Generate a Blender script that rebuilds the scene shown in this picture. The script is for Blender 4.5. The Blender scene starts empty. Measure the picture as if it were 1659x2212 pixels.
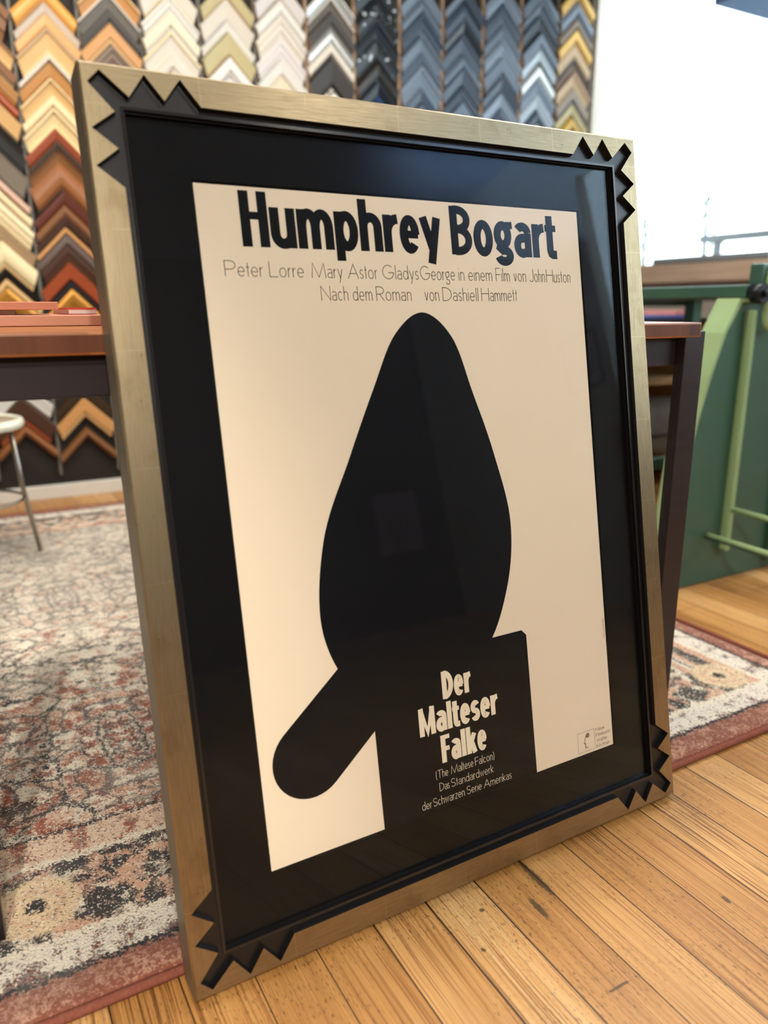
import bpy, bmesh, math, random
from mathutils import Vector, Matrix
from mathutils.geometry import tessellate_polygon

random.seed(7)
S = bpy.context.scene
COL = S.collection
CAMZ = 0.8065

# ------------------------------------------------------------------ camera
cam_d = bpy.data.cameras.new('camera')
cam = bpy.data.objects.new('camera', cam_d); COL.objects.link(cam)
cam_d.sensor_fit = 'HORIZONTAL'; cam_d.sensor_width = 36.0
cam_d.lens = 36.0 * 1650.0 / 1659.0
RX = Vector((0.87170583, -0.49002396, -0.00233797))      # camera right
UP = Vector((0.12799299, 0.22307666, 0.96636153))        # camera up
BK = Vector((-0.47301875, -0.84268222, 0.25717686))      # camera back
cam.matrix_world = Matrix(((RX.x, UP.x, BK.x, 0), (RX.y, UP.y, BK.y, 0), (RX.z, UP.z, BK.z, CAMZ), (0, 0, 0, 1)))
cam_d.clip_start = 0.02
cam_d.dof.use_dof = True
cam_d.dof.focus_distance = 1.16
cam_d.dof.aperture_fstop = 3.3
cam_d.dof.aperture_blades = 0
S.camera = cam

# ------------------------------------------------------------------ colour management, sky, lamps
S.view_settings.view_transform = 'Standard'
S.view_settings.look = 'None'
S.view_settings.gamma = 1.0
S.view_settings.use_curve_mapping = False
S.view_settings.exposure = 0.55
S.cycles.use_denoising = True
S.cycles.max_bounces = 7
S.cycles.transparent_max_bounces = 16
S.cycles.sample_clamp_indirect = 6.0

world = bpy.data.worlds.new('overcast_sky'); S.world = world
world.use_nodes = True
bg = world.node_tree.nodes['Background']
bg.inputs[0].default_value = (0.80, 0.91, 1.0, 1)
bg.inputs[1].default_value = 4.2

WARM = (1.0, 0.80, 0.57)
NEUT = (1.0, 0.94, 0.84)
def spot(name, loc, target, energy, col, size=60, blend=0.6, radius=0.06):
    l = bpy.data.lights.new(name, 'SPOT'); l.energy = energy; l.color = col
    l.spot_size = math.radians(size); l.spot_blend = blend; l.shadow_soft_size = radius
    o = bpy.data.objects.new(name, l); COL.objects.link(o); o.location = loc
    o.rotation_euler = (Vector(target) - Vector(loc)).to_track_quat('-Z', 'Y').to_euler()
    return o
def area(name, loc, target, energy, col, sx, sy):
    l = bpy.data.lights.new(name, 'AREA'); l.energy = energy; l.color = col
    l.shape = 'RECTANGLE'; l.size = sx; l.size_y = sy
    o = bpy.data.objects.new(name, l); COL.objects.link(o); o.location = loc
    o.rotation_euler = (Vector(target) - Vector(loc)).to_track_quat('-Z', 'Y').to_euler()
    return o
spot('track_lamp_front', (-0.30, -2.55, 2.32), (0.36, 0.9, 0.36), 158, NEUT, 47, 0.35, 0.05)
spot('added_rug_spot', (-0.55, -1.3, 2.5), (-0.44, 1.18, 0.0), 190, NEUT, 37, 0.6, 0.05)  # added spot that only brightens the rug
spot('track_lamp_floor', (1.5, -0.9, 2.6), (0.9, 0.45, 0.0), 30, NEUT, 75, 0.9, 0.10)
spot('track_lamp_wall', (-0.3, 1.75, 2.75), (0.4, 3.6, 1.45), 82, NEUT, 85, 0.7, 0.08)
spot('track_lamp_wall_middle', (1.3, 1.75, 2.75), (1.3, 3.6, 1.95), 46, NEUT, 85, 0.7, 0.08)
area('ceiling_lamp', (0.3, 1.38, 2.82), (0.3, 1.36, 0.0), 36, NEUT, 1.6, 0.22)
area('ceiling_lamp_front', (0.2, -0.9, 2.82), (0.2, -0.9, 0.0), 9, NEUT, 1.2, 0.6)
area('added_sill_fill', (2.2, 1.5, 2.82), (2.4, 1.7, 0.0), 34, (1.0, .95, .88), 1.0, 0.5)  # added fill light for the backlit sill side
area('added_back_fill', (0.0, 2.45, 2.82), (0.0, 2.45, 0.0), 13, NEUT, 0.9, 0.5)  # added fill light for the far part of the rug
spot('added_haze_uplight', (2.85, -1.6, 2.05), (3.15, -1.6, 2.9), 300, (0.50, 0.72, 1.0), 125, 1.0, 0.05)  # added light: blues the ceiling for the haze mirrored in the glass
# portal guiding the daylight through the storefront window
pl = bpy.data.lights.new('window_portal', 'AREA'); pl.shape = 'RECTANGLE'; pl.size = 1.55; pl.size_y = 5.1
pl.cycles.is_portal = True
po = bpy.data.objects.new('window_portal', pl); COL.objects.link(po); po.location = (3.42, 1.09, 1.8)
po.rotation_euler = (Vector((-1, 0, 0))).to_track_quat('-Z', 'Y').to_euler()

# ------------------------------------------------------------------ node / material helpers
def srgb(r, g, b):
    f = lambda c: (c / 255 / 12.92) if c / 255 <= 0.04045 else ((c / 255 + 0.055) / 1.055) ** 2.4
    return (f(r), f(g), f(b), 1.0)

class NT:
    def __init__(self, name):
        self.m = bpy.data.materials.new(name); self.m.use_nodes = True
        self.t = self.m.node_tree; self.N = self.t.nodes; self.L = self.t.links
        self.b = self.N['Principled BSDF']; self.out = self.N['Material Output']
    def n(self, typ, **kw):
        x = self.N.new(typ)
        for k, v in kw.items(): setattr(x, k, v)
        return x
    def put(self, sock, v):
        if isinstance(v, bpy.types.NodeSocket): self.L.new(v, sock)
        else:
            try: sock.default_value = v
            except Exception: sock.default_value = (v, v, v)
    def math(self, op, a, b=0.0, c=0.0, clamp=False):
        x = self.n('ShaderNodeMath', operation=op, use_clamp=clamp)
        self.put(x.inputs[0], a); self.put(x.inputs[1], b); self.put(x.inputs[2], c)
        return x.outputs[0]
    def vmath(self, op, a, b=(0, 0, 0)):
        x = self.n('ShaderNodeVectorMath', operation=op)
        self.put(x.inputs[0], a)
        if op == 'SCALE': self.put(x.inputs['Scale'], b)
        else: self.put(x.inputs[1], b)
        return x.outputs[0]
    def mix(self, f, a, b, blend='MIX'):
        x = self.n('ShaderNodeMix', data_type='RGBA', blend_type=blend)
        self.put(x.inputs[0], f); self.put(x.inputs[6], a); self.put(x.inputs[7], b)
        return x.outputs[2]
    def coord(self, which='Object'):
        return self.n('ShaderNodeTexCoord').outputs[which]
    def mapping(self, v, scale=(1, 1, 1), loc=(0, 0, 0), rot=(0, 0, 0)):
        x = self.n('ShaderNodeMapping'); self.put(x.inputs[0], v)
        x.inputs['Location'].default_value = loc; x.inputs['Rotation'].default_value = rot; x.inputs['Scale'].default_value = scale
        return x.outputs[0]
    def noise(self, v, scale, detail=2.0, rough=0.5, dist=0.0, col=False):
        x = self.n('ShaderNodeTexNoise'); self.put(x.inputs['Vector'], v)
        x.inputs['Scale'].default_value = scale; x.inputs['Detail'].default_value = detail
        x.inputs['Roughness'].default_value = rough; x.inputs['Distortion'].default_value = dist
        return x.outputs[1] if col else x.outputs[0]
    def ramp(self, f, stops, interp='LINEAR'):
        x = self.n('ShaderNodeValToRGB'); self.put(x.inputs[0], f)
        cr = x.color_ramp; cr.interpolation = interp
        while len(cr.elements) < len(stops): cr.elements.new(0.5)
        for e, (p, c) in zip(cr.elements, stops):
            e.position = p; e.color = c if len(c) == 4 else (*c, 1)
        return x.outputs[0]
    def step(self, v, lo, hi):
        x = self.n('ShaderNodeMapRange', interpolation_type='SMOOTHSTEP')
        self.put(x.inputs[0], v); x.inputs[1].default_value = lo; x.inputs[2].default_value = hi
        x.inputs[3].default_value = 0; x.inputs[4].default_value = 1
        return x.outputs[0]
    def band(self, v, lo, hi, soft=0.002):
        return self.math('MULTIPLY', self.step(v, lo - soft, lo + soft), self.math('SUBTRACT', 1.0, self.step(v, hi - soft, hi + soft)))
    def sep(self, v):
        x = self.n('ShaderNodeSeparateXYZ'); self.put(x.inputs[0], v); return x.outputs
    def comb(self, x_, y_, z_=0.0):
        x = self.n('ShaderNodeCombineXYZ'); self.put(x.inputs[0], x_); self.put(x.inputs[1], y_); self.put(x.inputs[2], z_)
        return x.outputs[0]
    def bump(self, h, strength=0.3, dist=0.01):
        x = self.n('ShaderNodeBump'); self.put(x.inputs['Height'], h)
        x.inputs['Strength'].default_value = strength; x.inputs['Distance'].default_value = dist
        self.L.new(x.outputs[0], self.b.inputs['Normal'])
    def base(self, c, rough=0.5, metal=0.0, spec=0.5):
        self.put(self.b.inputs['Base Color'], c); self.put(self.b.inputs['Roughness'], rough)
        self.put(self.b.inputs['Metallic'], metal); self.put(self.b.inputs['Specular IOR Level'], spec)

MATS = {}
def flat(name, c, rough=0.5, metal=0.0, spec=0.5, vary=0.06, scale=30):
    """plain painted / moulded surface with faint wear"""
    if name in MATS: return MATS[name]
    t = NT(name); n = t.noise(t.coord(), scale, 3)
    c2 = tuple(min(1, x * (1 - vary * 2)) for x in c[:3]) + (1,)
    t.base(t.mix(n, c, c2), rough, metal, spec)
    MATS[name] = t.m; return t.m

def mat_floor():
    t = NT('old_fir_floorboards'); P = t.coord(); s = t.sep(P)
    W = 0.0838
    u = t.math('DIVIDE', t.math('SUBTRACT', s[0], 0.237 - W * 40), W)
    pid = t.math('FLOOR', u); fr = t.math('FRACT', u)
    wn = t.n('ShaderNodeTexWhiteNoise', noise_dimensions='1D'); t.put(wn.inputs['W'], pid)
    rnd = wn.outputs['Value']; rcol = wn.outputs['Color']
    rs = t.sep(rcol)
    off = t.math('MULTIPLY', rnd, 37.0)
    pv = t.comb(t.math('ADD', s[0], off), t.math('ADD', s[1], t.math('MULTIPLY', rs[1], 19.0)), 0.0)
    # straight fine fir grain
    wob = t.noise(t.mapping(pv, (9, 1.3, 1)), 1.0, 2)
    gx = t.math('ADD', t.math('MULTIPLY', t.sep(pv)[0], 1.0), t.math('MULTIPLY', wob, 0.035))
    g1 = t.noise(t.comb(t.math('MULTIPLY', gx, 420.0), t.math('MULTIPLY', t.sep(pv)[1], 4.0)), 1.0, 2, 0.6)
    g2 = t.noise(t.comb(t.math('MULTIPLY', gx, 75.0), t.math('MULTIPLY', t.sep(pv)[1], 1.6)), 1.0, 3, 0.6)
    blot = t.noise(t.mapping(P, (1, 0.6, 1)), 9.0, 4, 0.6)
    tone = t.math('ADD', t.math('MULTIPLY', rnd, 0.34), t.math('ADD', t.math('MULTIPLY', g2, 0.50), t.math('MULTIPLY', blot, 0.28)))
    c = t.ramp(tone, [(0.25, srgb(140, 92, 44)), (0.48, srgb(182, 130, 70)), (0.66, srgb(202, 152, 92)), (0.85, srgb(218, 178, 122))])
    c = t.mix(t.math('MULTIPLY', t.step(g1, 0.48, 0.66), t.math('ADD', 0.35, t.math('MULTIPLY', blot, 0.6))), c, srgb(116, 64, 24))
    # dark worn flecks running along the grain
    fl = t.noise(t.comb(t.math('MULTIPLY', s[0], 620.0), t.math('MULTIPLY', s[1], 95.0)), 1.0, 2, 0.5)
    fl2 = t.noise(P, 6.0, 3)
    fm = t.math('MULTIPLY', t.step(fl, 0.61, 0.66), t.step(fl2, 0.36, 0.56))
    c = t.mix(t.math('MULTIPLY', fm, 0.8), c, srgb(58, 34, 16))
    # some boards with heavy dark hard grain
    hv = t.math('MULTIPLY', t.step(rs[2], 0.60, 0.75), t.math('MULTIPLY', t.step(g1, 0.50, 0.62), t.step(t.noise(P, 3.5, 3), 0.42, 0.62)))
    c = t.mix(t.math('MULTIPLY', hv, 0.75), c, srgb(72, 38, 14))
    # particular gouges, filler strips and nail holes
    def spotmask(cx, cy, rx, ry, rot=0.0):
        d = t.vmath('SUBTRACT', P, (cx, cy, 0))
        d = t.mapping(d, (1 / rx, 1 / ry, 0), rot=(0, 0, rot))
        ln = t.n('ShaderNodeVectorMath', operation='LENGTH'); t.put(ln.inputs[0], d)
        r = t.math('ADD', ln.outputs['Value'], t.math('MULTIPLY', t.noise(P, 160, 3, 0.7), 1.3))
        return t.math('SUBTRACT', 1.0, t.step(r, 1.2, 1.75))
    for q in ((0.655, 0.715, 0.007, 0.05), (0.620, 0.667, 0.006, 0.027), (0.549, 0.703, 0.004, 0.004), (0.510, 0.647, 0.004, 0.004),
              (0.622, 0.52, 0.021, 0.0025), (0.545, 0.46, 0.025, 0.003), (0.86, 0.55, 0.004, 0.010), (1.12, 0.62, 0.003, 0.012)):
        c = t.mix(t.math('MULTIPLY', spotmask(*q), 0.85), c, srgb(62, 48, 26))
    # gaps between boards
    edge = t.math('MINIMUM', fr, t.math('SUBTRACT', 1.0, fr))
    gw = t.math('ADD', 0.006, t.math('MULTIPLY', rs[0], 0.012))
    gap = t.math('SUBTRACT', 1.0, t.step(t.math('SUBTRACT', edge, gw), -0.004, 0.006))
    # butt joints
    yj = t.math('FRACT', t.math('ADD', t.math('DIVIDE', s[1], 2.3), t.math('MULTIPLY', rs[1], 7.13)))
    gap = t.math('MAXIMUM', gap, t.math('LESS_THAN', yj, 0.0009))
    c = t.mix(gap, c, srgb(50, 27, 10))
    rough = t.math('ADD', 0.30, t.math('MULTIPLY', blot, 0.22))
    t.base(c, rough, 0, 0.45)
    h = t.math('SUBTRACT', t.math('MULTIPLY', g1, 0.18), t.math('ADD', t.math('MULTIPLY', gap, 1.2), t.math('MULTIPLY', fm, 0.4)))
    t.bump(h, 0.35, 0.0015)
    return t.m

def mat_rug(x0, x1, y0, y1):
    t = NT('distressed_persian_pile'); P = t.vmath('ADD', t.coord(), ((x0 + x1) / 2, (y0 + y1) / 2, 0))
    # each tuft picks its colour from a slightly displaced place
    tj = t.vmath('SUBTRACT', t.noise(P, 260.0, 2, 0.6, col=True), (0.5, 0.5, 0.5))
    tj2 = t.vmath('SUBTRACT', t.noise(P, 60.0, 2, 0.5, col=True), (0.5, 0.5, 0.5))
    Q = t.vmath('ADD', P, t.vmath('ADD', t.vmath('SCALE', tj, 0.030), t.vmath('SCALE', tj2, 0.016)))
    s = t.sep(Q)
    d = t.math('MINIMUM', t.math('MINIMUM', t.math('SUBTRACT', s[0], x0), t.math('SUBTRACT', x1, s[0])),
               t.math('MINIMUM', t.math('SUBTRACT', s[1], y0), t.math('SUBTRACT', y1, s[1])))
    CR, BL, RU, RB, CH, GR = srgb(244, 230, 206), srgb(220, 172, 142), srgb(168, 92, 64), srgb(120, 62, 50), srgb(46, 43, 44), srgb(140, 130, 122)
    fine = t.noise(P, 150.0, 2, 0.7); mid = t.noise(Q, 36.0, 3, 0.6); big = t.noise(P, 4.5, 3, 0.6)
    # mirrored arabesque coordinates
    def ping(v, sc): 
        return t.math('PINGPONG', v, sc)
    U = t.comb(ping(t.math('SUBTRACT', s[0], 0.2), 0.36), ping(t.math('SUBTRACT', s[1], 0.55), 0.42), 0.0)
    warp = t.vmath('SUBTRACT', t.noise(U, 6.0, 2, 0.5, col=True), (0.5, 0.5, 0.5))
    UW = t.vmath('ADD', U, t.vmath('SCALE', warp, 0.16))
    vor = t.n('ShaderNodeTexVoronoi', feature='DISTANCE_TO_EDGE'); t.put(vor.inputs['Vector'], UW); vor.inputs['Scale'].default_value = 8.5
    vc = t.n('ShaderNodeTexVoronoi', feature='F1'); t.put(vc.inputs['Vector'], UW); vc.inputs['Scale'].default_value = 8.5
    va = t.sep(vc.outputs['Color'])
    vs = t.n('ShaderNodeTexVoronoi', feature='F1'); t.put(vs.inputs['Vector'], U); vs.inputs['Scale'].default_value = 21.0
    sa = t.sep(vs.outputs['Color'])
    m1 = t.noise(t.vmath('ADD', U, t.vmath('SCALE', tj2, 0.02)), 15.0, 3, 0.6, 0.8); m2 = t.noise(t.vmath('ADD', U, (3, 1, 0)), 24.0, 3, 0.65, 0.6)
    sy = t.sep(P)[1]
    worn = t.math('ADD', t.step(sy, 1.35, 2.3), t.math('MULTIPLY', t.math('SUBTRACT', big, 0.5), 0.9))     # paler, more worn towards the medallion
    field = t.mix(t.step(t.math('ADD', m1, t.math('MULTIPLY', worn, 0.10)), 0.50, 0.54), RU, BL)
    field = t.mix(t.step(t.math('ADD', m2, t.math('MULTIPLY', worn, 0.10)), 0.525, 0.565), field, CR)
    field = t.mix(t.step(t.math('ADD', va[1], t.math('MULTIPLY', worn, 0.1)), 0.80, 0.86), field, GR)
    field = t.mix(t.step(mid, 0.55, 0.62), field, CR)
    field = t.mix(t.math('MULTIPLY', t.band(vor.outputs['Distance'], 0.035, 0.065, 0.012), 0.8), field, CR)
    field = t.mix(t.math('MULTIPLY', t.math('LESS_THAN', vor.outputs['Distance'], 0.030), t.step(va[2], 0.20, 0.3)), field, CH)
    vd = t.n('ShaderNodeTexVoronoi', feature='DISTANCE_TO_EDGE'); t.put(vd.inputs['Vector'], UW); vd.inputs['Scale'].default_value = 19.0
    field = t.mix(t.math('MULTIPLY', t.math('LESS_THAN', vd.outputs['Distance'], 0.055), t.math('MULTIPLY', t.step(va[0], 0.3, 0.4), 0.85)), field, srgb(58, 52, 52))
    field = t.mix(t.math('MULTIPLY', t.band(vd.outputs['Distance'], 0.06, 0.11, 0.02), t.math('MULTIPLY', t.step(va[1], 0.4, 0.5), 0.8)), field, CR)
    field = t.mix(t.math('MULTIPLY', t.math('LESS_THAN', vs.outputs['Distance'], 0.30), t.step(sa[0], 0.40, 0.45)), field, CR)
    field = t.mix(t.math('MULTIPLY', t.math('LESS_THAN', vs.outputs['Distance'], 0.17), t.step(sa[1], 0.40, 0.45)), field, CH)
    spk = t.noise(Q, 52.0, 2, 0.6)
    field = t.mix(t.math('MULTIPLY', t.step(spk, 0.60, 0.64), 0.75), field, srgb(64, 58, 56))
    field = t.mix(t.math('MULTIPLY', t.step(worn, 0.2, 1.1), 0.38), field, srgb(196, 184, 172))
    # dark border with cream rosettes
    bx = t.math('SUBTRACT', ping(t.math('ADD', s[0], 0.011 + 0.705), 0.3525), 0.0)
    by = ping(t.math('SUBTRACT', s[1], 1.0), 0.36)
    bxy = t.comb(bx, t.math('MULTIPLY', t.math('SUBTRACT', d, 0.187), 1.0), 0)
    n2 = t.noise(t.comb(bx, d, 0.0), 24.0, 4, 0.65, 1.0)
    n3 = t.noise(t.comb(bx, d, 4.0), 19.0, 4, 0.65, 0.8)
    border = t.mix(t.step(n2, 0.42, 0.48), srgb(62, 56, 54), CH)
    border = t.mix(t.step(n2, 0.50, 0.54), border, BL)
    border = t.mix(t.step(n3, 0.55, 0.59), border, CR)
    border = t.mix(t.step(n3, 0.66, 0.70), border, RU)
    def ros(cx, cy, r, inner):
        dv = t.vmath('SUBTRACT', Q, (cx, cy, 0.0)); dv = t.mapping(dv, (1, 1, 0))
        ln = t.n('ShaderNodeVectorMath', operation='LENGTH'); t.put(ln.inputs[0], dv)
        return ln.outputs['Value']
    cands = [(0.011 + k * 0.705, 1.0) for k in (-1, 0, 1)] + [(1.415, 0.992), (1.41, 1.70), (1.41, 2.4), (1.41, 3.08)] + [(0.011 + k * 0.705, 3.10) for k in (-1, 0, 1)]
    for (cx, cy) in cands:
        L = ros(cx, cy, 0, 0)
        border = t.mix(t.math('SUBTRACT', 1.0, t.step(L, 0.050, 0.064)), border, srgb(236, 206, 164))
        border = t.mix(t.band(L, 0.030, 0.036, 0.004), border, BL)
        border = t.mix(t.math('SUBTRACT', 1.0, t.step(L, 0.011, 0.016)), border, CH)
    c = field
    c = t.mix(t.math('SUBTRACT', 1.0, t.step(d, 0.350, 0.353)), c, CH)
    c = t.mix(t.math('SUBTRACT', 1.0, t.step(d, 0.343, 0.346)), c, t.mix(t.step(mid, 0.50, 0.58), srgb(236, 202, 172), t.mix(t.step(fine, 0.5, 0.6), RU, GR)))
    c = t.mix(t.math('SUBTRACT', 1.0, t.step(d, 0.283, 0.286)), c, CR)
    c = t.mix(t.math('SUBTRACT', 1.0, t.step(d, 0.272, 0.275)), c, border)
    c = t.mix(t.math('SUBTRACT', 1.0, t.step(d, 0.124, 0.128)), c, CR)
    c = t.mix(t.math('SUBTRACT', 1.0, t.step(d, 0.112, 0.116)), c, t.mix(t.step(mid, 0.54, 0.60), srgb(238, 226, 208), t.mix(t.step(fine, 0.45, 0.55), RB, GR)))
    c = t.mix(t.math('SUBTRACT', 1.0, t.step(d, 0.064, 0.067)), c, srgb(40, 40, 46))
    c = t.mix(t.math('SUBTRACT', 1.0, t.step(d, 0.053, 0.056)), c, t.mix(t.step(t.math('ADD', t.math('MULTIPLY', mid, .5), t.math('MULTIPLY', fine, .5)), 0.47, 0.60), srgb(140, 84, 66), srgb(200, 152, 126)))
    sp = t.sep(P)
    d0 = t.math('MINIMUM', t.math('MINIMUM', t.math('SUBTRACT', sp[0], x0), t.math('SUBTRACT', x1, sp[0])),
                t.math('MINIMUM', t.math('SUBTRACT', sp[1], y0), t.math('SUBTRACT', y1, sp[1])))
    c = t.mix(t.math('LESS_THAN', d0, 0.012), c, srgb(150, 88, 70))
    # pile mottling: single tufts of another colour
    tf = t.noise(P, 210.0, 2, 0.6); tf2 = t.noise(t.vmath('ADD', P, (7, 3, 0)), 190.0, 2, 0.6)
    inside = t.step(d, 0.066, 0.07)
    c = t.mix(t.math('MULTIPLY', inside, t.math('MULTIPLY', t.step(tf, 0.58, 0.62), 0.75)), c, CR)
    c = t.mix(t.math('MULTIPLY', inside, t.math('MULTIPLY', t.step(tf2, 0.60, 0.64), 0.75)), c, srgb(60, 52, 52))
    c = t.mix(t.math('MULTIPLY', t.math('SUBTRACT', 1.0, inside), t.math('MULTIPLY', t.step(tf, 0.55, 0.62), 0.45)), c, srgb(206, 162, 138))
    c = t.mix(t.math('MULTIPLY', t.step(fine, 0.54, 0.72), 0.35), c, srgb(70, 46, 42))
    c = t.mix(t.math('MULTIPLY', t.step(big, 0.5, 0.75), 0.22), c, CR)
    t.base(c, 0.95, 0, 0.1)
    t.put(t.b.inputs['Sheen Weight'], 0.15)
    t.bump(t.noise(P, 330.0, 2, 0.7), 0.9, 0.004)
    return t.m

def mat_gold():
    t = NT('champagne_leaf_gilding'); P = t.coord()
    # burnished leaf, brushed along each rail (direction from the mitre)
    s = t.sep(P)
    br_v = t.noise(t.mapping(P, (900, 60, 26)), 1.0, 3, 0.7)
    br_h = t.noise(t.mapping(P, (26, 60, 900)), 1.0, 3, 0.7)
    hor = t.math('GREATER_THAN', t.math('ABSOLUTE', t.math('SUBTRACT', s[2], 0.536)), t.math('ADD', t.math('ABSOLUTE', s[0]), 0.1245))
    br = t.math('ADD', t.math('MULTIPLY', br_h, hor), t.math('MULTIPLY', br_v, t.math('SUBTRACT', 1.0, hor)))
    blot = t.noise(P, 22, 4, 0.6)
    c = t.mix(t.step(br, 0.30, 0.75), srgb(164, 148, 118), srgb(144, 126, 97))
    c = t.mix(t.math('MULTIPLY', t.step(blot, 0.52, 0.72), 0.35), c, srgb(120, 98, 66))
    # leaf lap lines every 85 mm
    lv = t.math('ADD', t.math('MULTIPLY', s[0], hor), t.math('MULTIPLY', s[2], t.math('SUBTRACT', 1.0, hor)))
    lap = t.math('LESS_THAN', t.math('FRACT', t.math('DIVIDE', t.math('ADD', lv, 0.02), 0.131)), 0.007)
    c = t.mix(t.math('MULTIPLY', lap, t.math('MULTIPLY', t.step(blot, 0.35, 0.5), 0.5)), c, srgb(188, 170, 136))
    pit = t.step(t.noise(P, 240, 2), 0.70, 0.74)
    c = t.mix(t.math('MULTIPLY', pit, t.math('MULTIPLY', t.step(blot, 0.5, 0.6), 0.8)), c, srgb(66, 44, 26))
    t.base(c, t.math('ADD', 0.27, t.math('MULTIPLY', br, 0.16)), 0.92)
    t.bump(t.math('SUBTRACT', br, pit), 0.10, 0.001)
    return t.m

def mat_glass(name, tint=(1, 1, 1, 1), ior=1.5, sheen=(1, 1, 1, 1), haze=0.0):
    t = NT(name); t.N.remove(t.b)
    tr = t.n('ShaderNodeBsdfTransparent'); tr.inputs[0].default_value = tint
    gl = t.n('ShaderNodeBsdfGlossy'); gl.inputs['Roughness'].default_value = 0.0; gl.inputs['Color'].default_value = sheen
    fr = t.n('ShaderNodeFresnel'); ge = t.n('ShaderNodeNewGeometry')
    t.put(fr.inputs[0], t.math('ADD', ior, t.math('MULTIPLY', ge.outputs['Backfacing'], 1.0 / ior - ior)))   # same reflectance from either side of the sheet
    mx = t.n('ShaderNodeMixShader'); t.L.new(fr.outputs[0], mx.inputs[0]); t.L.new(tr.outputs[0], mx.inputs[1]); t.L.new(gl.outputs[0], mx.inputs[2])
    last = mx.outputs[0]
    if haze:   # a film of dust that scatters light off the sheet
        g2 = t.n('ShaderNodeBsdfGlossy'); g2.inputs['Roughness'].default_value = 0.42
        m2 = t.n('ShaderNodeMixShader'); m2.inputs[0].default_value = haze; t.L.new(last, m2.inputs[1]); t.L.new(g2.outputs[0], m2.inputs[2]); last = m2.outputs[0]
    t.L.new(last, t.out.inputs[0]); return t.m

def mat_wood(name, dark, light, along=0, rough=0.4, scale=1.0, block=None):
    t = NT(name); P = t.coord()
    sc = [60 * scale] * 3; sc[along] = 2.5 * scale
    g = t.noise(t.mapping(P, tuple(sc)), 1.0, 4, 0.6, 0.4)
    b = t.noise(P, 5 * scale, 3)
    f = t.math('ADD', t.math('MULTIPLY', g, 0.7), t.math('MULTIPLY', b, 0.3))
    if block:
        s = t.sep(P)
        wn = t.n('ShaderNodeTexWhiteNoise', noise_dimensions='2D')
        row = t.math('FLOOR', t.math('DIVIDE', s[1], 0.042))
        t.put(wn.inputs['Vector'], t.comb(t.math('FLOOR', t.math('ADD', t.math('DIVIDE', s[0], block), t.math('MULTIPLY', row, 0.37))), row))
        f = t.math('ADD', t.math('MULTIPLY', f, 0.7), t.math('MULTIPLY', wn.outputs['Value'], 0.32))
    c = t.ramp(f, [(0.3, dark), (0.7, light)])
    t.base(c, rough, 0, 0.4); t.bump(g, 0.1, 0.001)
    return t.m

M = {}
M['floor'] = mat_floor()
M['gold'] = mat_gold()
M['glass'] = mat_glass('coated_picture_glass', ior=1.26, sheen=(.72, .86, 1.0, 1))
M['pane'] = mat_glass('window_glass', (0.97, 0.99, 0.98, 1))
M['gilt_shaded'] = flat('shaded_gilded_side', srgb(140, 132, 114), 0.45, 0.6, vary=0.15, scale=14)  # same gilding as the face, its shade put into the colour
M['black_lacquer'] = flat('black_lacquer', srgb(22, 20, 20), 0.32, 0.0, 0.5)
M['mat_black'] = flat('black_mat_board', (0.0035, 0.0035, 0.004, 1), 0.6, 0.0, 0.08)
M['ink'] = flat('black_printing_ink', (0.005, 0.0055, 0.007, 1), 0.6, 0.0, 0.08)
M['paper_ink'] = flat('cream_lettering', srgb(240, 226, 198), 0.55, 0, 0.3)
def mat_paper():
    t = NT('aged_poster_paper'); P = t.coord()
    a = t.noise(P, 3.0, 3); b = t.noise(P, 500, 2)
    c = t.mix(a, srgb(232, 217, 193), srgb(226, 208, 181))
    c = t.mix(t.math('MULTIPLY', b, 0.08), c, srgb(200, 176, 140))
    t.base(c, 0.5, 0, 0.3); return t.m
M['paper'] = mat_paper()
M['table_wood'] = mat_wood('oiled_butcher_block', srgb(104, 52, 20), srgb(168, 100, 48), 0, 0.4, 1.0, block=0.32)
M['dark_wood'] = mat_wood('espresso_stained_wood', srgb(26, 18, 20), srgb(44, 34, 36), 0, 0.42)
M['sill_wood'] = mat_wood('weathered_sill_wood', srgb(168, 142, 122), srgb(204, 178, 154), 1, 0.5)
M['tan_board'] = mat_wood('tan_shelf_board', srgb(204, 164, 112), srgb(230, 194, 144), 0, 0.55)
M['green'] = flat('machine_green_enamel', srgb(62, 98, 82), 0.34, 0.0, 0.5, 0.10, 8)
M['green_light'] = flat('sunlit_light_green_enamel', srgb(150, 176, 126), 0.4, 0.0, 0.5, 0.10, 10)  # machine green with the sunlight on the flange put into the colour
M['iron'] = flat('oiled_dark_iron', srgb(44, 46, 50), 0.35, 0.7)
M['galv'] = flat('pale_galvanised_paint', (.085, .09, .095, 1), 0.6)
M['steel'] = flat('brushed_steel', srgb(170, 162, 150), 0.3, 1.0)
M['plaster'] = flat('off_white_plaster', srgb(206, 200, 190), 0.8, 0, 0.2, 0.05, 3)
M['ceiling'] = flat('grey_blue_ceiling_paint', srgb(150, 158, 168), 0.85, 0, 0.2, 0.05, 3)
M['rack_dark'] = flat('dark_rack_board', srgb(34, 28, 24), 0.7, 0, 0.3)
M['batten_grey'] = flat('grey_batten', srgb(96, 90, 80), 0.6)
M['batten_tan'] = flat('tan_batten', srgb(156, 130, 104), 0.6)
M['dark_paint'] = flat('charcoal_wall_paint', srgb(44, 44, 48), 0.8)
M['white_trim'] = flat('white_trim_paint', srgb(214, 208, 196), 0.5)

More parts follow.
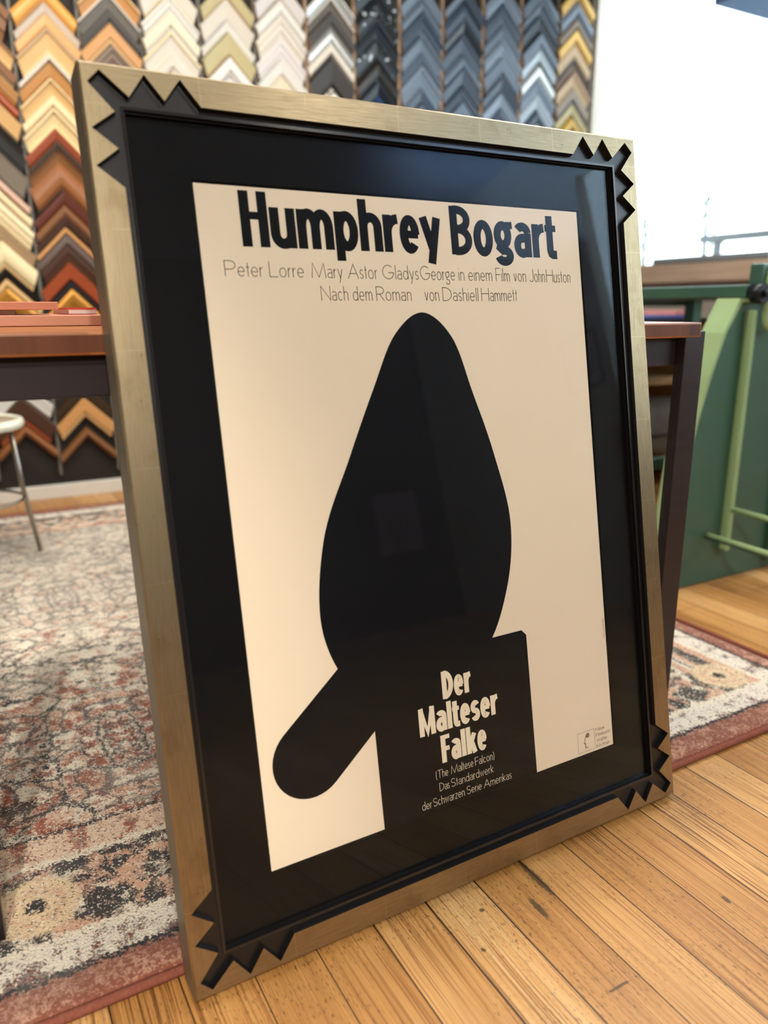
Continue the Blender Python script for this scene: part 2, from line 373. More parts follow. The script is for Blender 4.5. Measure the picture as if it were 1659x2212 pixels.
# ------------------------------------------------------------------ mesh helpers
def bm_new(): return bmesh.new()
def box(bm, x0, x1, y0, y1, z0, z1, mi=0, M4=None):
    vs = [bm.verts.new((x, y, z)) for x in (x0, x1) for y in (y0, y1) for z in (z0, z1)]
    if M4 is not None:
        for v in vs: v.co = M4 @ v.co
    for q in ((0, 1, 3, 2), (4, 6, 7, 5), (0, 4, 5, 1), (2, 3, 7, 6), (0, 2, 6, 4), (1, 5, 7, 3)):
        f = bm.faces.new([vs[i] for i in q]); f.material_index = mi
    return vs
def tube(bm, pts, r, seg=12, mi=0, close=False):
    pts = [Vector(p) for p in pts]; rings = []
    n = len(pts); up0 = None
    for i, p in enumerate(pts):
        if close: d = (pts[(i + 1) % n] - pts[i - 1])
        else: d = pts[min(i + 1, n - 1)] - pts[max(i - 1, 0)]
        d.normalize()
        if up0 is None: up0 = Vector((0, 0, 1)) if abs(d.z) < 0.9 else Vector((1, 0, 0))
        a = d.cross(up0)
        if a.length < 1e-4: a = d.cross(Vector((0, 1, 0)))
        a.normalize(); b = d.cross(a); b.normalize()
        rr = r[i] if isinstance(r, (list, tuple)) else r
        rings.append([bm.verts.new(p + (a * math.cos(t) + b * math.sin(t)) * rr) for t in (2 * math.pi * k / seg for k in range(seg))])
    for i in range(n if close else n - 1):
        A, B = rings[i], rings[(i + 1) % n]
        for k in range(seg):
            f = bm.faces.new((A[k], A[(k + 1) % seg], B[(k + 1) % seg], B[k])); f.material_index = mi; f.smooth = True
    if not close:
        bm.faces.new(rings[0][::-1]).material_index = mi; bm.faces.new(rings[-1]).material_index = mi
def lathe(bm, prof, c, seg=32, mi=0):
    rings = []
    for r, z in prof:
        rings.append([bm.verts.new((c[0] + r * math.cos(2 * math.pi * k / seg), c[1] + r * math.sin(2 * math.pi * k / seg), c[2] + z)) for k in range(seg)] if r > 1e-5 else [bm.verts.new((c[0], c[1], c[2] + z))])
    for A, B in zip(rings, rings[1:]):
        for k in range(seg):
            a0, a1 = A[k % len(A)], A[(k + 1) % len(A)]; b0, b1 = B[k % len(B)], B[(k + 1) % len(B)]
            vs = []
            for v in (a0, a1, b1, b0):
                if v not in vs: vs.append(v)
            if len(vs) > 2: f = bm.faces.new(vs); f.material_index = mi; f.smooth = True
def prism_xz(bm, pts, y0, y1, mi=0, side=None):
    """closed outline in x,z extruded along y"""
    A = [bm.verts.new((x, y0, z)) for x, z in pts]; B = [bm.verts.new((x, y1, z)) for x, z in pts]
    tri = tessellate_polygon([[Vector((x, z, 0)) for x, z in pts]])
    for t in tri:
        bm.faces.new([A[i] for i in t]).material_index = mi
        bm.faces.new([B[i] for i in reversed(t)]).material_index = mi
    n = len(pts)
    for i in range(n):
        j = (i + 1) % n
        bm.faces.new((A[i], B[i], B[j], A[j])).material_index = mi if side is None else side
def finish(name, bm, mats, parent=None, bevel=0.0, recalc=True):
    if recalc: bmesh.ops.recalc_face_normals(bm, faces=bm.faces[:])
    if bevel > 0:
        bmesh.ops.bevel(bm, geom=[e for e in bm.edges if len(e.link_faces) == 2 and e.calc_face_angle(0) > 0.6], offset=bevel, segments=2, affect='EDGES', profile=0.6, clamp_overlap=True)
    me = bpy.data.meshes.new(name); bm.to_mesh(me); bm.free()
    for m in (mats if isinstance(mats, (list, tuple)) else [mats]): me.materials.append(m)
    o = bpy.data.objects.new(name, me); COL.objects.link(o)
    if parent is not None: o.parent = parent
    return o
def tag(o, label=None, cat=None, group=None, kind=None):
    if label: o['label'] = label
    if cat: o['category'] = cat
    if group: o['group'] = group
    if kind: o['kind'] = kind
    return o
def empty(name, loc, rot=(0, 0, 0)):
    o = bpy.data.objects.new(name, None); COL.objects.link(o); o.empty_display_size = 0.1
    o.location = loc; o.rotation_euler = rot; return o
def struct(name, bm, m, bevel=0.0, label=None):
    o = finish(name, bm, m, None, bevel); o['kind'] = 'structure'
    if label: o['label'] = label
    return o

# ------------------------------------------------------------------ room
XL, XR, YF, YB, ZC = -2.6, 3.36, -3.4, 3.6, 2.9
bm = bm_new(); box(bm, XL - .1, XR + .1, YF - .1, YB + .1, -0.1, 0.0); struct('floor', bm, M['floor'])
bm = bm_new(); box(bm, XL - .1, XR + .1, YF - .1, YB + .1, ZC, ZC + 0.1); struct('ceiling', bm, M['ceiling'])
bm = bm_new(); box(bm, XL - .1, XR + .1, YB, YB + 0.1, 0, ZC); struct('wall_back', bm, M['rack_dark'])
bm = bm_new(); box(bm, XL - .1, XR + .1, YF - 0.1, YF, 0, ZC); struct('wall_front', bm, M['dark_paint'])
bm = bm_new(); box(bm, XL - 0.1, XL, YF, YB, 0, ZC); struct('wall_left', bm, M['plaster'])
WY0, WY1, WZ0, WZ1 = -1.40, 3.585, 1.02, 2.55
bm = bm_new()
box(bm, XR, XR + .1, YF, YB, 0, WZ0 - 0.09); box(bm, XR, XR + .1, YF, YB, WZ1, ZC)
box(bm, XR, XR + .1, YF, WY0, WZ0 - 0.09, WZ1); box(bm, XR, XR + .1, WY1, YB, WZ0 - 0.09, WZ1)
struct('wall_right', bm, M['plaster'])
w = empty('window_1', (XR + 0.05, (WY0 + WY1) / 2, WZ0)); w['kind'] = 'structure'
def wchild(name, m, boxes, bevel=0.0):
    bm = bm_new()
    for b in boxes: box(bm, b[0] - (XR + .05), b[1] - (XR + .05), b[2] - (WY0 + WY1) / 2, b[3] - (WY0 + WY1) / 2, b[4] - WZ0, b[5] - WZ0)
    return finish(name, bm, m, w, bevel)
fr = 0.02
wchild('window_frame', M['white_trim'], [(XR, XR + .09, WY0, WY0 + fr, WZ0, WZ1), (XR, XR + .09, WY1 - fr, WY1, WZ0, WZ1), (XR, XR + .09, WY0 + fr, WY1 - fr, WZ1 - fr, WZ1), (XR, XR + .09, WY0 + fr, WY1 - fr, WZ0, WZ0 + .012)])
wchild('window_pane', M['pane'], [(XR + .05, XR + .056, WY0 + fr, WY1 - fr, WZ0 + .012, WZ1 - fr)])
bm = bm_new(); box(bm, XR - 0.11, XR + 0.1, WY0, WY1, 0.93, WZ0); struct('trim_1', bm, M['sill_wood'], 0.006, 'weathered brown wooden window sill')
bm = bm_new(); box(bm, XL, XR, 3.565, YB, 0.0, 0.058); struct('baseboard_back', bm, M['white_trim'], 0.004)

# ------------------------------------------------------------------ outside the window
EX = flat('pale_pavement', srgb(196, 196, 192), 0.9)
bm = bm_new(); box(bm, XR + .1, 14, -6, 12, -0.12, -0.02); struct('pavement', bm, EX)
rl = tag(empty('street_railing', (4.6, 3.0, -0.02)), 'grey metal street railing outside the bright window', 'railing')
bm = bm_new(); box(bm, -0.03, 0.03, -1.9, 0.75, 1.255, 1.30); finish('top_rail', bm, M['galv'], rl, 0.004)
for y in (-1.8, -0.75, 0.62):
    bm = bm_new(); box(bm, -0.02, 0.02, y - .02, y + .02, 0.0, 1.255); finish('post', bm, M['galv'], rl)
LEAF = flat('pale_street_foliage', (.07, .16, .09, 1), 0.7)
BARK = flat('slim_trunk_bark', (.08, .11, .14, 1), 0.8)
def sapling(x, y, h, label, seed):
    rnd = random.Random(seed)
    t = tag(empty('street_sapling', (x, y, -0.02)), label, 'tree', 'saplings outside the window')
    bm = bm_new(); tube(bm, [(0, 0, 0), (0.01, 0, h * .5), (-.01, 0.01, h)], [0.03, 0.022, 0.01], 8); finish('trunk', bm, BARK, t)
    bm = bm_new()
    for k in range(260):
        z = h * (0.45 + 0.55 * rnd.random()); a = rnd.random() * 6.28; r = 0.18 * rnd.random() ** .5
        p = Vector((r * math.cos(a), r * math.sin(a), z)); d = Vector((rnd.gauss(0, 1), rnd.gauss(0, 1), rnd.gauss(0, .6))).normalized() * 0.035
        e = d.cross(Vector((0, 0, 1))); e = (e.normalized() if e.length > 1e-3 else Vector((1, 0, 0))) * 0.014
        bm.faces.new([bm.verts.new(q) for q in (p - d, p + e, p + d, p - e)])
    finish('foliage', bm, LEAF, t)
sapling(5.0, 4.62, 1.75, 'slim green sapling outside, close to the picture frame corner', 3)
sapling(4.85, 3.92, 1.62, 'slim green sapling outside, above the end of the railing', 5)
bm = bm_new(); box(bm, 3.62, 5.2, 0.2, 3.02, 2.29, 2.36)
for k in range(9): box(bm, 3.62 + k * .19, 3.65 + k * .19, 0.2, 3.0, 2.36, 2.39)
o = finish('shop_awning', bm, flat('navy_awning_canvas', srgb(52, 78, 110), 0.8), None, 0.004)
tag(o, 'dark blue awning edge above the window outside', 'awning')

# ------------------------------------------------------------------ rug
RX0, RX1, RY0, RY1 = -1.9, 1.60, 0.805, 3.32
def build_rug():
    bm = bm_new(); nx, ny = 150, 110; top = []
    for j in range(ny + 1):
        row = []
        for i in range(nx + 1):
            # denser rows at the edges
            x = RX0 + (RX1 - RX0) * i / nx; y = RY0 + (RY1 - RY0) * j / ny
            row.append((x, y))
        top.append(row)
    def wav(x, y):
        return 0.006 * math.sin(x * 2.1 + 0.6) * (1 if y < RY0 + .3 else 0), 0.006 * math.sin(y * 2.6)
    V = []
    for row in top:
        V.append([])
        for x, y in row:
            e = min(x - RX0, RX1 - x, y - RY0, RY1 - y)
            h = 0.0115 * min(1.0, (max(e, 0) / 0.02 + 0.35)) if e < 0.02 else 0.0115
            V[-1].append(bm.verts.new((x, y, h + 0.0006 * math.sin(x * 31) * math.sin(y * 27))))
    for j in range(ny):
        for i in range(nx):
            bm.faces.new((V[j][i], V[j][i + 1], V[j + 1][i + 1], V[j + 1][i])).smooth = True
    ring = [V[0][i] for i in range(nx)] + [V[j][nx] for j in range(ny)] + [V[ny][i] for i in range(nx, 0, -1)] + [V[j][0] for j in range(ny, 0, -1)]
    low = [bm.verts.new((v.co.x, v.co.y, 0.0005)) for v in ring]
    n = len(ring)
    for k in range(n): bm.faces.new((low[k], low[(k + 1) % n], ring[(k + 1) % n], ring[k]))
    bm.faces.new(low[::-1])
    root = tag(empty('persian_rug', ((RX0 + RX1) / 2, (RY0 + RY1) / 2, 0)), 'distressed persian rug in rust, cream and charcoal on the wooden floor', 'rug')
    inv = Matrix.Translation(-root.location)
    for v in bm.verts: v.co = inv @ v.co
    o = finish('pile', bm, M['rug'], root)
    bm = bm_new(); r = 0.0065; z = 0.0066; q = 0.002
    L = [(RX0 - q, RY0 - q), (RX1 + q, RY0 - q), (RX1 + q, RY1 + q), (RX0 - q, RY1 + q)]
    pts = []
    for a, b in zip(L, L[1:] + L[:1]):
        for k in range(60): pts.append((a[0] + (b[0] - a[0]) * k / 60 - root.location.x, a[1] + (b[1] - a[1]) * k / 60 - root.location.y, z))
    tube(bm, pts, r, 8, close=True)
    t = NT('rug_binding_yarn'); Pc = t.coord(); wv = t.noise(t.mapping(Pc, (260, 260, 20)), 1.0, 2)
    t.base(t.mix(wv, srgb(152, 92, 74), srgb(108, 58, 46)), 0.9, 0, 0.15); t.bump(wv, 0.6, 0.002)
    b = finish('bound_edge', bm, t.m, root); b['label'] = 'terracotta bound edge'
M['rug'] = mat_rug(RX0, RX1, RY0, RY1)
build_rug()

# ------------------------------------------------------------------ wall of moulding corner samples
PAL = {  # code: (sRGB, words, roughness, metallic)
 'go': ((212, 152, 72), 'golden orange', .4, 0), 'wg': ((198, 186, 172), 'pale grey white', .5, 0), 'pe': ((226, 180, 126), 'peach', .45, 0),
 'tn': ((204, 164, 110), 'tan', .45, 0), 'gt': ((168, 140, 106), 'greyish tan', .5, 0), 'bt': ((184, 132, 78), 'brownish tan', .45, 0),
 'cr': ((214, 194, 152), 'cream', .5, 0), 'ct': ((216, 188, 138), 'cream tan', .5, 0), 'rb': ((146, 66, 34), 'red brown', .4, 0),
 'dl': ((58, 42, 26), 'dark olive', .4, 0), 'br': ((118, 76, 40), 'mid brown', .4, 0), 'db': ((64, 36, 18), 'dark brown', .4, 0),
 'si': ((136, 84, 46), 'sienna', .4, 0), 'dr': ((92, 36, 18), 'dark red', .4, 0), 'bk': ((22, 18, 16), 'black', .35, 0), 'ch': ((50, 44, 40), 'charcoal', .5, 0),
 'hg': ((124, 112, 98), 'hatched grey', .5, 0), 'pk': ((196, 160, 138), 'dusty pink', .5, 0), 'gd': ((172, 118, 40), 'antique gold', .35, .5),
 'tp': ((112, 92, 76), 'taupe', .5, 0), 'gy': ((98, 92, 84), 'grey', .5, 0), 'wh': ((208, 204, 196), 'white', .5, 0), 'ow': ((200, 190, 176), 'off white', .5, 0),
 'iv': ((206, 194, 168), 'ivory', .5, 0), 'ol': ((178, 166, 124), 'olive cream', .5, 0), 'lw': ((200, 192, 190), 'lilac white', .5, 0),
 'sv': ((196, 198, 196), 'silver', .3, .6), 'sp': ((150, 144, 134), 'speckled black and cream', .5, 0), 'bb': ((26, 34, 42), 'blue black', .25, 0),
 'bs': ((30, 36, 40), 'black with silver flecks', .25, 0), 'bl': ((66, 104, 170), 'painted blue glint', .25, 0), 'sl': ((92, 106, 122), 'daylight tinted black', .35, 0),  # bl, sl: glint and daylight on glossy black, put into the colour
 'ds': ((60, 74, 90), 'faintly daylight tinted black', .35, 0), 'bg': ((120, 134, 150), 'strongly daylight tinted black', .35, 0), 'lb': ((172, 186, 196), 'pale blue white', .4, 0),  # ds, bg: glossy black frames with reflected daylight painted in
 'ye': ((202, 162, 84), 'yellow gold', .4, .2), 'sa': ((186, 160, 124), 'sand', .45, 0), 'mt': ((140, 126, 112), 'stone', .5, 0),
}
def sample_mat(code):
    key = 'moulding_' + PAL[code][1].replace(' ', '_')
    if key in MATS: return MATS[key]
    rgb, words, ro, me = PAL[code]
    t = NT(key); P = t.coord(); c1 = srgb(*rgb); c2 = tuple(x * 0.82 for x in c1[:3]) + (1,)
    c = t.mix(t.noise(t.mapping(P, (14, 14, 14)), 1.0, 4, 0.6), c1, c2)
    if code in ('sp', 'bs'):
        n = t.step(t.noise(P, 55 if code == 'sp' else 42, 2), 0.50, 0.56) if code == 'sp' else t.step(t.noise(P, 42, 2), 0.62, 0.66)
        c = t.mix(n, c if code == 'bs' else srgb(212, 204, 190), srgb(190, 200, 204) if code == 'bs' else srgb(36, 32, 34))
    if code == 'hg':
        wv = t.n('ShaderNodeTexWave', wave_type='BANDS', bands_direction='DIAGONAL'); t.put(wv.inputs[0], P); wv.inputs['Scale'].default_value = 38
        c = t.mix(t.math('MULTIPLY', wv.outputs[1], 0.55), c, srgb(72, 64, 54))
    t.base(c, ro, me, 0.4); MATS[key] = t.m; return t.m
M['raw_edge'] = flat('raw_cut_wood', srgb(150, 116, 82), 0.7)
PROFILES = [  # (fraction across the width, height in units of depth), strip index that takes the accent colour
 ([(0, .55), (.10, 1.0), (.22, .92), (.80, .55), (.86, .70), (1.0, .42)], 4),
 ([(0, .80), (.08, .95), (.70, .95), (.76, .60), (.94, .60), (1.0, .30)], 3),
 ([(0, .35), (.12, .60), (.30, .92), (.52, 1.0), (.74, .86), (.88, .50), (1.0, .45)], 5),
 ([(0, 1.0), (.16, 1.0), (.20, .70), (.60, .48), (.82, .40), (1.0, .55)], 0),
 ([(0, .70), (.30, .96), (.34, .72), (.66, .72), (.70, .50), (1.0, .34)], 1),
]
KE = 0.5
def corner_sample(xc, z, w, code, accent, prof, label, group, L=0.1715, depth=0.03):
    P, ai = PROFILES[prof]; r2 = math.sqrt(2)
    bm = bm_new()
    Yw = 0.0
    mit = []; base_m = []
    for s, h in P:
        mit.append(bm.verts.new((0, Yw - h * depth, -s * w * r2)))
    ends = {}
    for sg in (1, -1):
        e = [bm.verts.new((sg * (L - KE * s * w) / r2, Yw - h * depth, -s * w * r2 - (L - KE * s * w) / r2)) for s, h in P]
        ends[sg] = e
        for i in range(len(P) - 1):
            vs = (mit[i], mit[i + 1], e[i + 1], e[i]) if sg > 0 else (e[i], e[i + 1], mit[i + 1], mit[i])
            f = bm.faces.new(vs); f.material_index = 1 if i == ai else 0
        # outer, inner and back sides, sawn end
        bo_m, bi_m = bm.verts.new((0, Yw, 0)), bm.verts.new((0, Yw, -w * r2))
        bo_e, bi_e = bm.verts.new((sg * L / r2, Yw, -L / r2)), bm.verts.new((sg * (L - KE * w) / r2, Yw, -w * r2 - (L - KE * w) / r2))
        for vs, mi in (((mit[0], e[0], bo_e, bo_m), 0), ((mit[-1], bi_m, bi_e, e[-1]), 0), ((bo_m, bo_e, bi_e, bi_m), 2), ([*e, bi_e, bo_e], 2)):
            f = bm.faces.new(vs); f.material_index = mi
    bmesh.ops.remove_doubles(bm, verts=bm.verts[:], dist=1e-6)
    o = finish('corner_sample', bm, [sample_mat(code), sample_mat(accent), M['raw_edge']])
    o.location = (xc, YB - 0.012, z)
    return tag(o, label, 'frame sample', group)

ORD = ['topmost', 'second', 'third', 'fourth', 'fifth', 'sixth', 'seventh', 'eighth', 'ninth', 'tenth', 'eleventh', 'twelfth', 'thirteenth', 'fourteenth',
       'fifteenth', 'sixteenth', 'seventeenth', 'eighteenth', 'nineteenth', 'twentieth', 'twenty-first', 'twenty-second', 'twenty-third']
NCOL = 13
CX = [0.250 + 0.2465 * k for k in range(NCOL)]; CX[0] = 0.252; CX[1] = 0.4985
COLNAME = {0: 'the first column at the far left', 1: 'the second column, left of the picture frame', 2: 'the third column, over the frame corner'}
for k in range(3, NCOL):
    q = NCOL - 1 - k
    COLNAME[k] = ('the last column beside the window' if q == 0 else '%s column from the window' % ORD[q])
# (apex height, colour, accent) down each column
C0 = [(2.02, 'br', 'db'), (1.872, 'tn', 'br'), (1.800, 'br', 'gt'), (1.735, 'bt', 'br'), (1.682, 'rb', 'db'), (1.628, 'tn', 'gt'), (1.540, 'ch', 'bk'), (1.500, 'bk', 'ch'),
      (1.430, 'hg', 'gy'), (1.322, 'pk', 'tp'), (1.280, 'cr', 'wg'), (1.226, 'cr', 'db'), (1.138, 'gt', 'pk'), (1.080, 'cr', 'tn'), (0.972, 'bk', 'bk'), (0.928, 'tn', 'cr'), (0.894, 'gd', 'bt')]
C1 = [(2.03, 'go', 'bt'), (1.955, 'wg', 'lw'), (1.918, 'pe', 'go'), (1.870, 'tn', 'gt'), (1.775, 'wg', 'gt'), (1.748, 'bt', 'br'), (1.690, 'tn', 'ct'), (1.628, 'cr', 'ct'), (1.580, 'ct', 'cr'),
      (1.510, 'rb', 'dr'), (1.462, 'dl', 'dl'), (1.440, 'br', 'db'), (1.392, 'si', 'db'), (1.270, 'dr', 'db'), (1.222, 'br', 'si'), (1.180, 'db', 'dl'), (1.136, 'bt', 'br'), (1.108, 'db', 'dl'), (0.998, 'rb', 'dr'), (0.925, 'bk', 'dl'), (0.890, 'gd', 'br')]
def run(top, codes, pitch):
    codes = [codes[2]] + codes + codes[1:3]
    out = []; z = top + pitch[0]
    for i, c in enumerate(codes):
        out.append((z, c.split('/')[0], c.split('/')[-1])); z -= pitch[i % len(pitch)]
    return out
COLS = {0: C0, 1: C1,
 2: run(2.03, ['gy/wg', 'ch/gy', 'bt/tn', 'tp/ch', 'tp/gt', 'cr/iv', 'gt/tp'], [.062, .060, .050, .075, .080, .095]),
 3: run(2.06, ['wh/ow', 'iv/wh', 'ow/cr', 'wg/ow', 'iv/cr', 'cr/iv', 'iv/ow'], [.088, .060, .072]),
 4: run(2.09, ['ow/wh', 'wh/wg', 'ol/gt', 'wh/lw', 'lw/wg', 'wh/ow', 'ow/wg'], [.070, .085, .045, .095]),
 5: run(2.13, ['wh/lw', 'ow/wh', 'lw/ow', 'wh/wg', 'iv/cr', 'cr/bt', 'iv/tn', 'ow/iv'], [.080, .066, .090]),
 6: run(2.17, ['gy/wg', 'ch/gy', 'sv/wh', 'ow/gy', 'ch/bk', 'sp/sp', 'ch/bk', 'bk/gy'], [.060, .050, .070, .060, .055, .130, .075]),
 7: run(2.22, ['bs/bb', 'bb/bk', 'bs/bs', 'bk/bb', 'bb/bl', 'bs/sv', 'bb/bk'], [.085, .10, .075]),
 8: run(2.25, ['sl/ds', 'ds/bb', 'sl/sl', 'ds/sl', 'sl/bg', 'ds/bb', 'sl/ds', 'ds/sl'], [.075, .060, .095]),
 9: run(2.28, ['ds/sl', 'bb/ds', 'ds/ds', 'sl/ds', 'ds/bb', 'ds/sl', 'sl/ds', 'ds/bb'], [.065, .085]),
 10: run(2.32, ['ds/sl', 'sl/bg', 'bg/sl', 'sl/ds', 'ds/sl', 'bg/sl', 'ds/bb', 'sl/ds'], [.080, .100, .070]),
 11: run(2.36, ['ds/bg', 'bb/ds', 'sl/bg', 'lb/bb', 'sv/lb', 'bg/sl', 'lb/bg', 'ds/bb', 'mt/lb', 'ds/sl'], [.075, .065, .080]),
 12: run(2.41, ['bg/ds', 'mt/gy', 'ye/tn', 'sa/mt', 'tp/bb', 'sa/pk', 'mt/ds', 'ol/bb', 'ye/mt', 'mt/tp'], [.070, .080, .062]),
}
rs = random.Random(11)
for k in range(NCOL):
    seq = COLS[k]
    for i, (z, c, a) in enumerate(seq):
        nz = seq[i + 1][0] if i + 1 < len(seq) else z - 0.075
        wd = (z - nz) / math.sqrt(2) * 0.985
        wd = max(wd, 0.014)
        txt = '%s chevron moulding sample, %s in %s' % (PAL[c][1], ORD[i], COLNAME[k])
        corner_sample(CX[k] + rs.uniform(-.003, .003), z, wd, c, a, rs.randrange(5), txt, 'corner samples in ' + COLNAME[k], depth=rs.uniform(.022, .034))
for k, seq in ((0, [(0.530, 'wh', 'ow', .055), (0.450, 'db', 'rb', .082), (0.334, 'si', 'br', .032)]), (1, [(0.500, 'dl', 'ch', .044), (0.436, 'bt', 'tn', .060), (0.306, 'br', 'db', .034)])):
    for i, (z, c, a, wd) in enumerate(seq):
        txt = '%s chevron moulding sample below the table, %s in %s' % (PAL[c][1], ['upper', 'middle', 'lowest'][i], ['the far left column', 'the column beside the frame'][k])
        corner_sample(CX[k], z, wd, c, a, i % 5, txt, 'corner samples seen under the table')
# battens between the columns
for k in range(NCOL + 1):
    x = CX[0] - 0.1233 + 0.2465 * k
    bm = bm_new(); box(bm, x - .006, x + .006, YB - 0.022, YB - 0.001, 0.10, 2.62)
    struct('trim_%d' % (k + 2), bm, M['batten_tan'] if 6 <= k <= 11 else M['batten_grey'], 0.001)

# ------------------------------------------------------------------ work table behind the frame
def work_table():
    t = tag(empty('work_table', (0.56, 1.34, 0)), 'dark legged work table with thick butcher block top behind the leaning frame', 'table')
    ox, oy = 0.56, 1.34
    bm = bm_new(); box(bm, -0.075 - ox, 1.182 - ox, 0.9445 - oy, 1.72 - oy, 0.7555, 0.7815)
    for f in bm.faces:
        f.normal_update()
        if abs(f.normal.z) < .5: f.material_index = 1
    finish('tabletop', bm, [M['table_wood'], mat_wood('dark_end_grain', srgb(66, 34, 18), srgb(112, 62, 32), 2, 0.45, 1.0, block=0.16)], t, 0.003)
    z0, z1 = 0.706, 0.7555
    def part(name, b, bev=0.002):
        bm = bm_new(); box(bm, b[0] - ox, b[1] - ox, b[2] - oy, b[3] - oy, b[4], b[5]); finish(name, bm, M['dark_wood'], t, bev)
    part('apron', (-.02, 1.14, .962, .985, z0, z1)); part('apron', (-.02, 1.14, 1.68, 1.70, z0, z1))
    part('apron', (-.05, -.03, 1.0, 1.68, z0, z1)); part('apron', (1.15, 1.17, 1.0, 1.68, z0, z1))
    part('leg', (1.143, 1.194, .945, .966, 0.0121, 0.767)); part('leg', (-.078, -.030, .957, 1.000, 0.0121, 0.755))
    part('leg', (1.143, 1.194, 1.675, 1.72, 0.0121, 0.755)); part('leg', (-.078, -.030, 1.675, 1.72, 0.0121, 0.755))
    return t
work_table()

def flat_stack():
    zt = 0.7822
    specs = [('mat_board', -0.06, 0.225, 1.30, 1.66, 0.016, srgb(214, 150, 120), 'salmon mat board lying at the bottom of the stack on the table', 'mat board'),
             ('magazine', -0.04, 0.10, 1.33, 1.62, 0.007, srgb(226, 214, 200), 'white magazine lying between two mat boards on the table', 'magazine'),
             ('mat_board', -0.055, 0.16, 1.31, 1.64, 0.012, srgb(206, 132, 102), 'terracotta mat board lying on top of the table stack', 'mat board')]
    z = zt
    for nm, x0, x1, y0, y1, h, c, lab, cat in specs:
        bm = bm_new(); box(bm, x0, x1, y0, y1, z, z + h)
        o = finish(nm, bm, flat(lab[:24].replace(' ', '_'), c, 0.6), None, 0.0015); tag(o, lab, cat, 'boards and papers stacked on the table'); z += h + .0004
    t = tag(empty('booklet', (0.205, 1.46, zt + .0165)), 'small red booklet with white pages lying right of the table stack', 'booklet')
    bm = bm_new(); box(bm, -.024, .018, -.10, .10, 0.001, 0.008); finish('page_block', bm, M['white_trim'], t)
    bm = bm_new(); box(bm, -.026, .019, -.102, .102, 0.008, 0.0105); box(bm, -.026, .019, -.102, .102, 0.0, 0.001); finish('cover', bm, flat('red_cover', srgb(196, 44, 52), 0.5), t)
flat_stack()

# ------------------------------------------------------------------ stool at the left edge
def stool():
    cx, cy = 0.015, 2.72
    t = tag(empty('stool', (cx, cy, 0.012)), 'low stool with pale rimmed round seat and thin metal legs on the rug', 'stool')
    bm = bm_new(); lathe(bm, [(0, .440), (.150, .440), (.156, .446), (.156, .452), (.150, .456), (0, .456)], (0, 0, 0), 48); finish('seat', bm, flat('grey_brown_seat_pad', srgb(150, 132, 112), 0.6), t)
    bm = bm_new(); prof = [(.165 + .012 * math.cos(a), .446 + .016 * math.sin(a)) for a in (2 * math.pi * i / 12 for i in range(13))]
    lathe(bm, prof, (0, 0, 0), 48); o = finish('seat_rim', bm, flat('pale_enamel_rim', srgb(226, 226, 206), 0.25), t); o['label'] = 'pale glossy rim'
    for a in (0.08, 1.65, 3.22, 4.79):
        bm = bm_new(); d = Vector((math.cos(a), math.sin(a), 0))
        tube(bm, [d * .132 + Vector((0, 0, .438)), d * .150 + Vector((0, 0, .22)), d * .180 + Vector((0, 0, .003))], [.0085, .0085, .0075], 10)
        finish('leg', bm, M['steel'], t)
    bm = bm_new(); tube(bm, [(.150 * math.cos(a), .150 * math.sin(a), .20) for a in (2 * math.pi * k / 32 for k in range(32))], .005, 8, close=True); finish('foot_ring', bm, M['steel'], t)
stool()

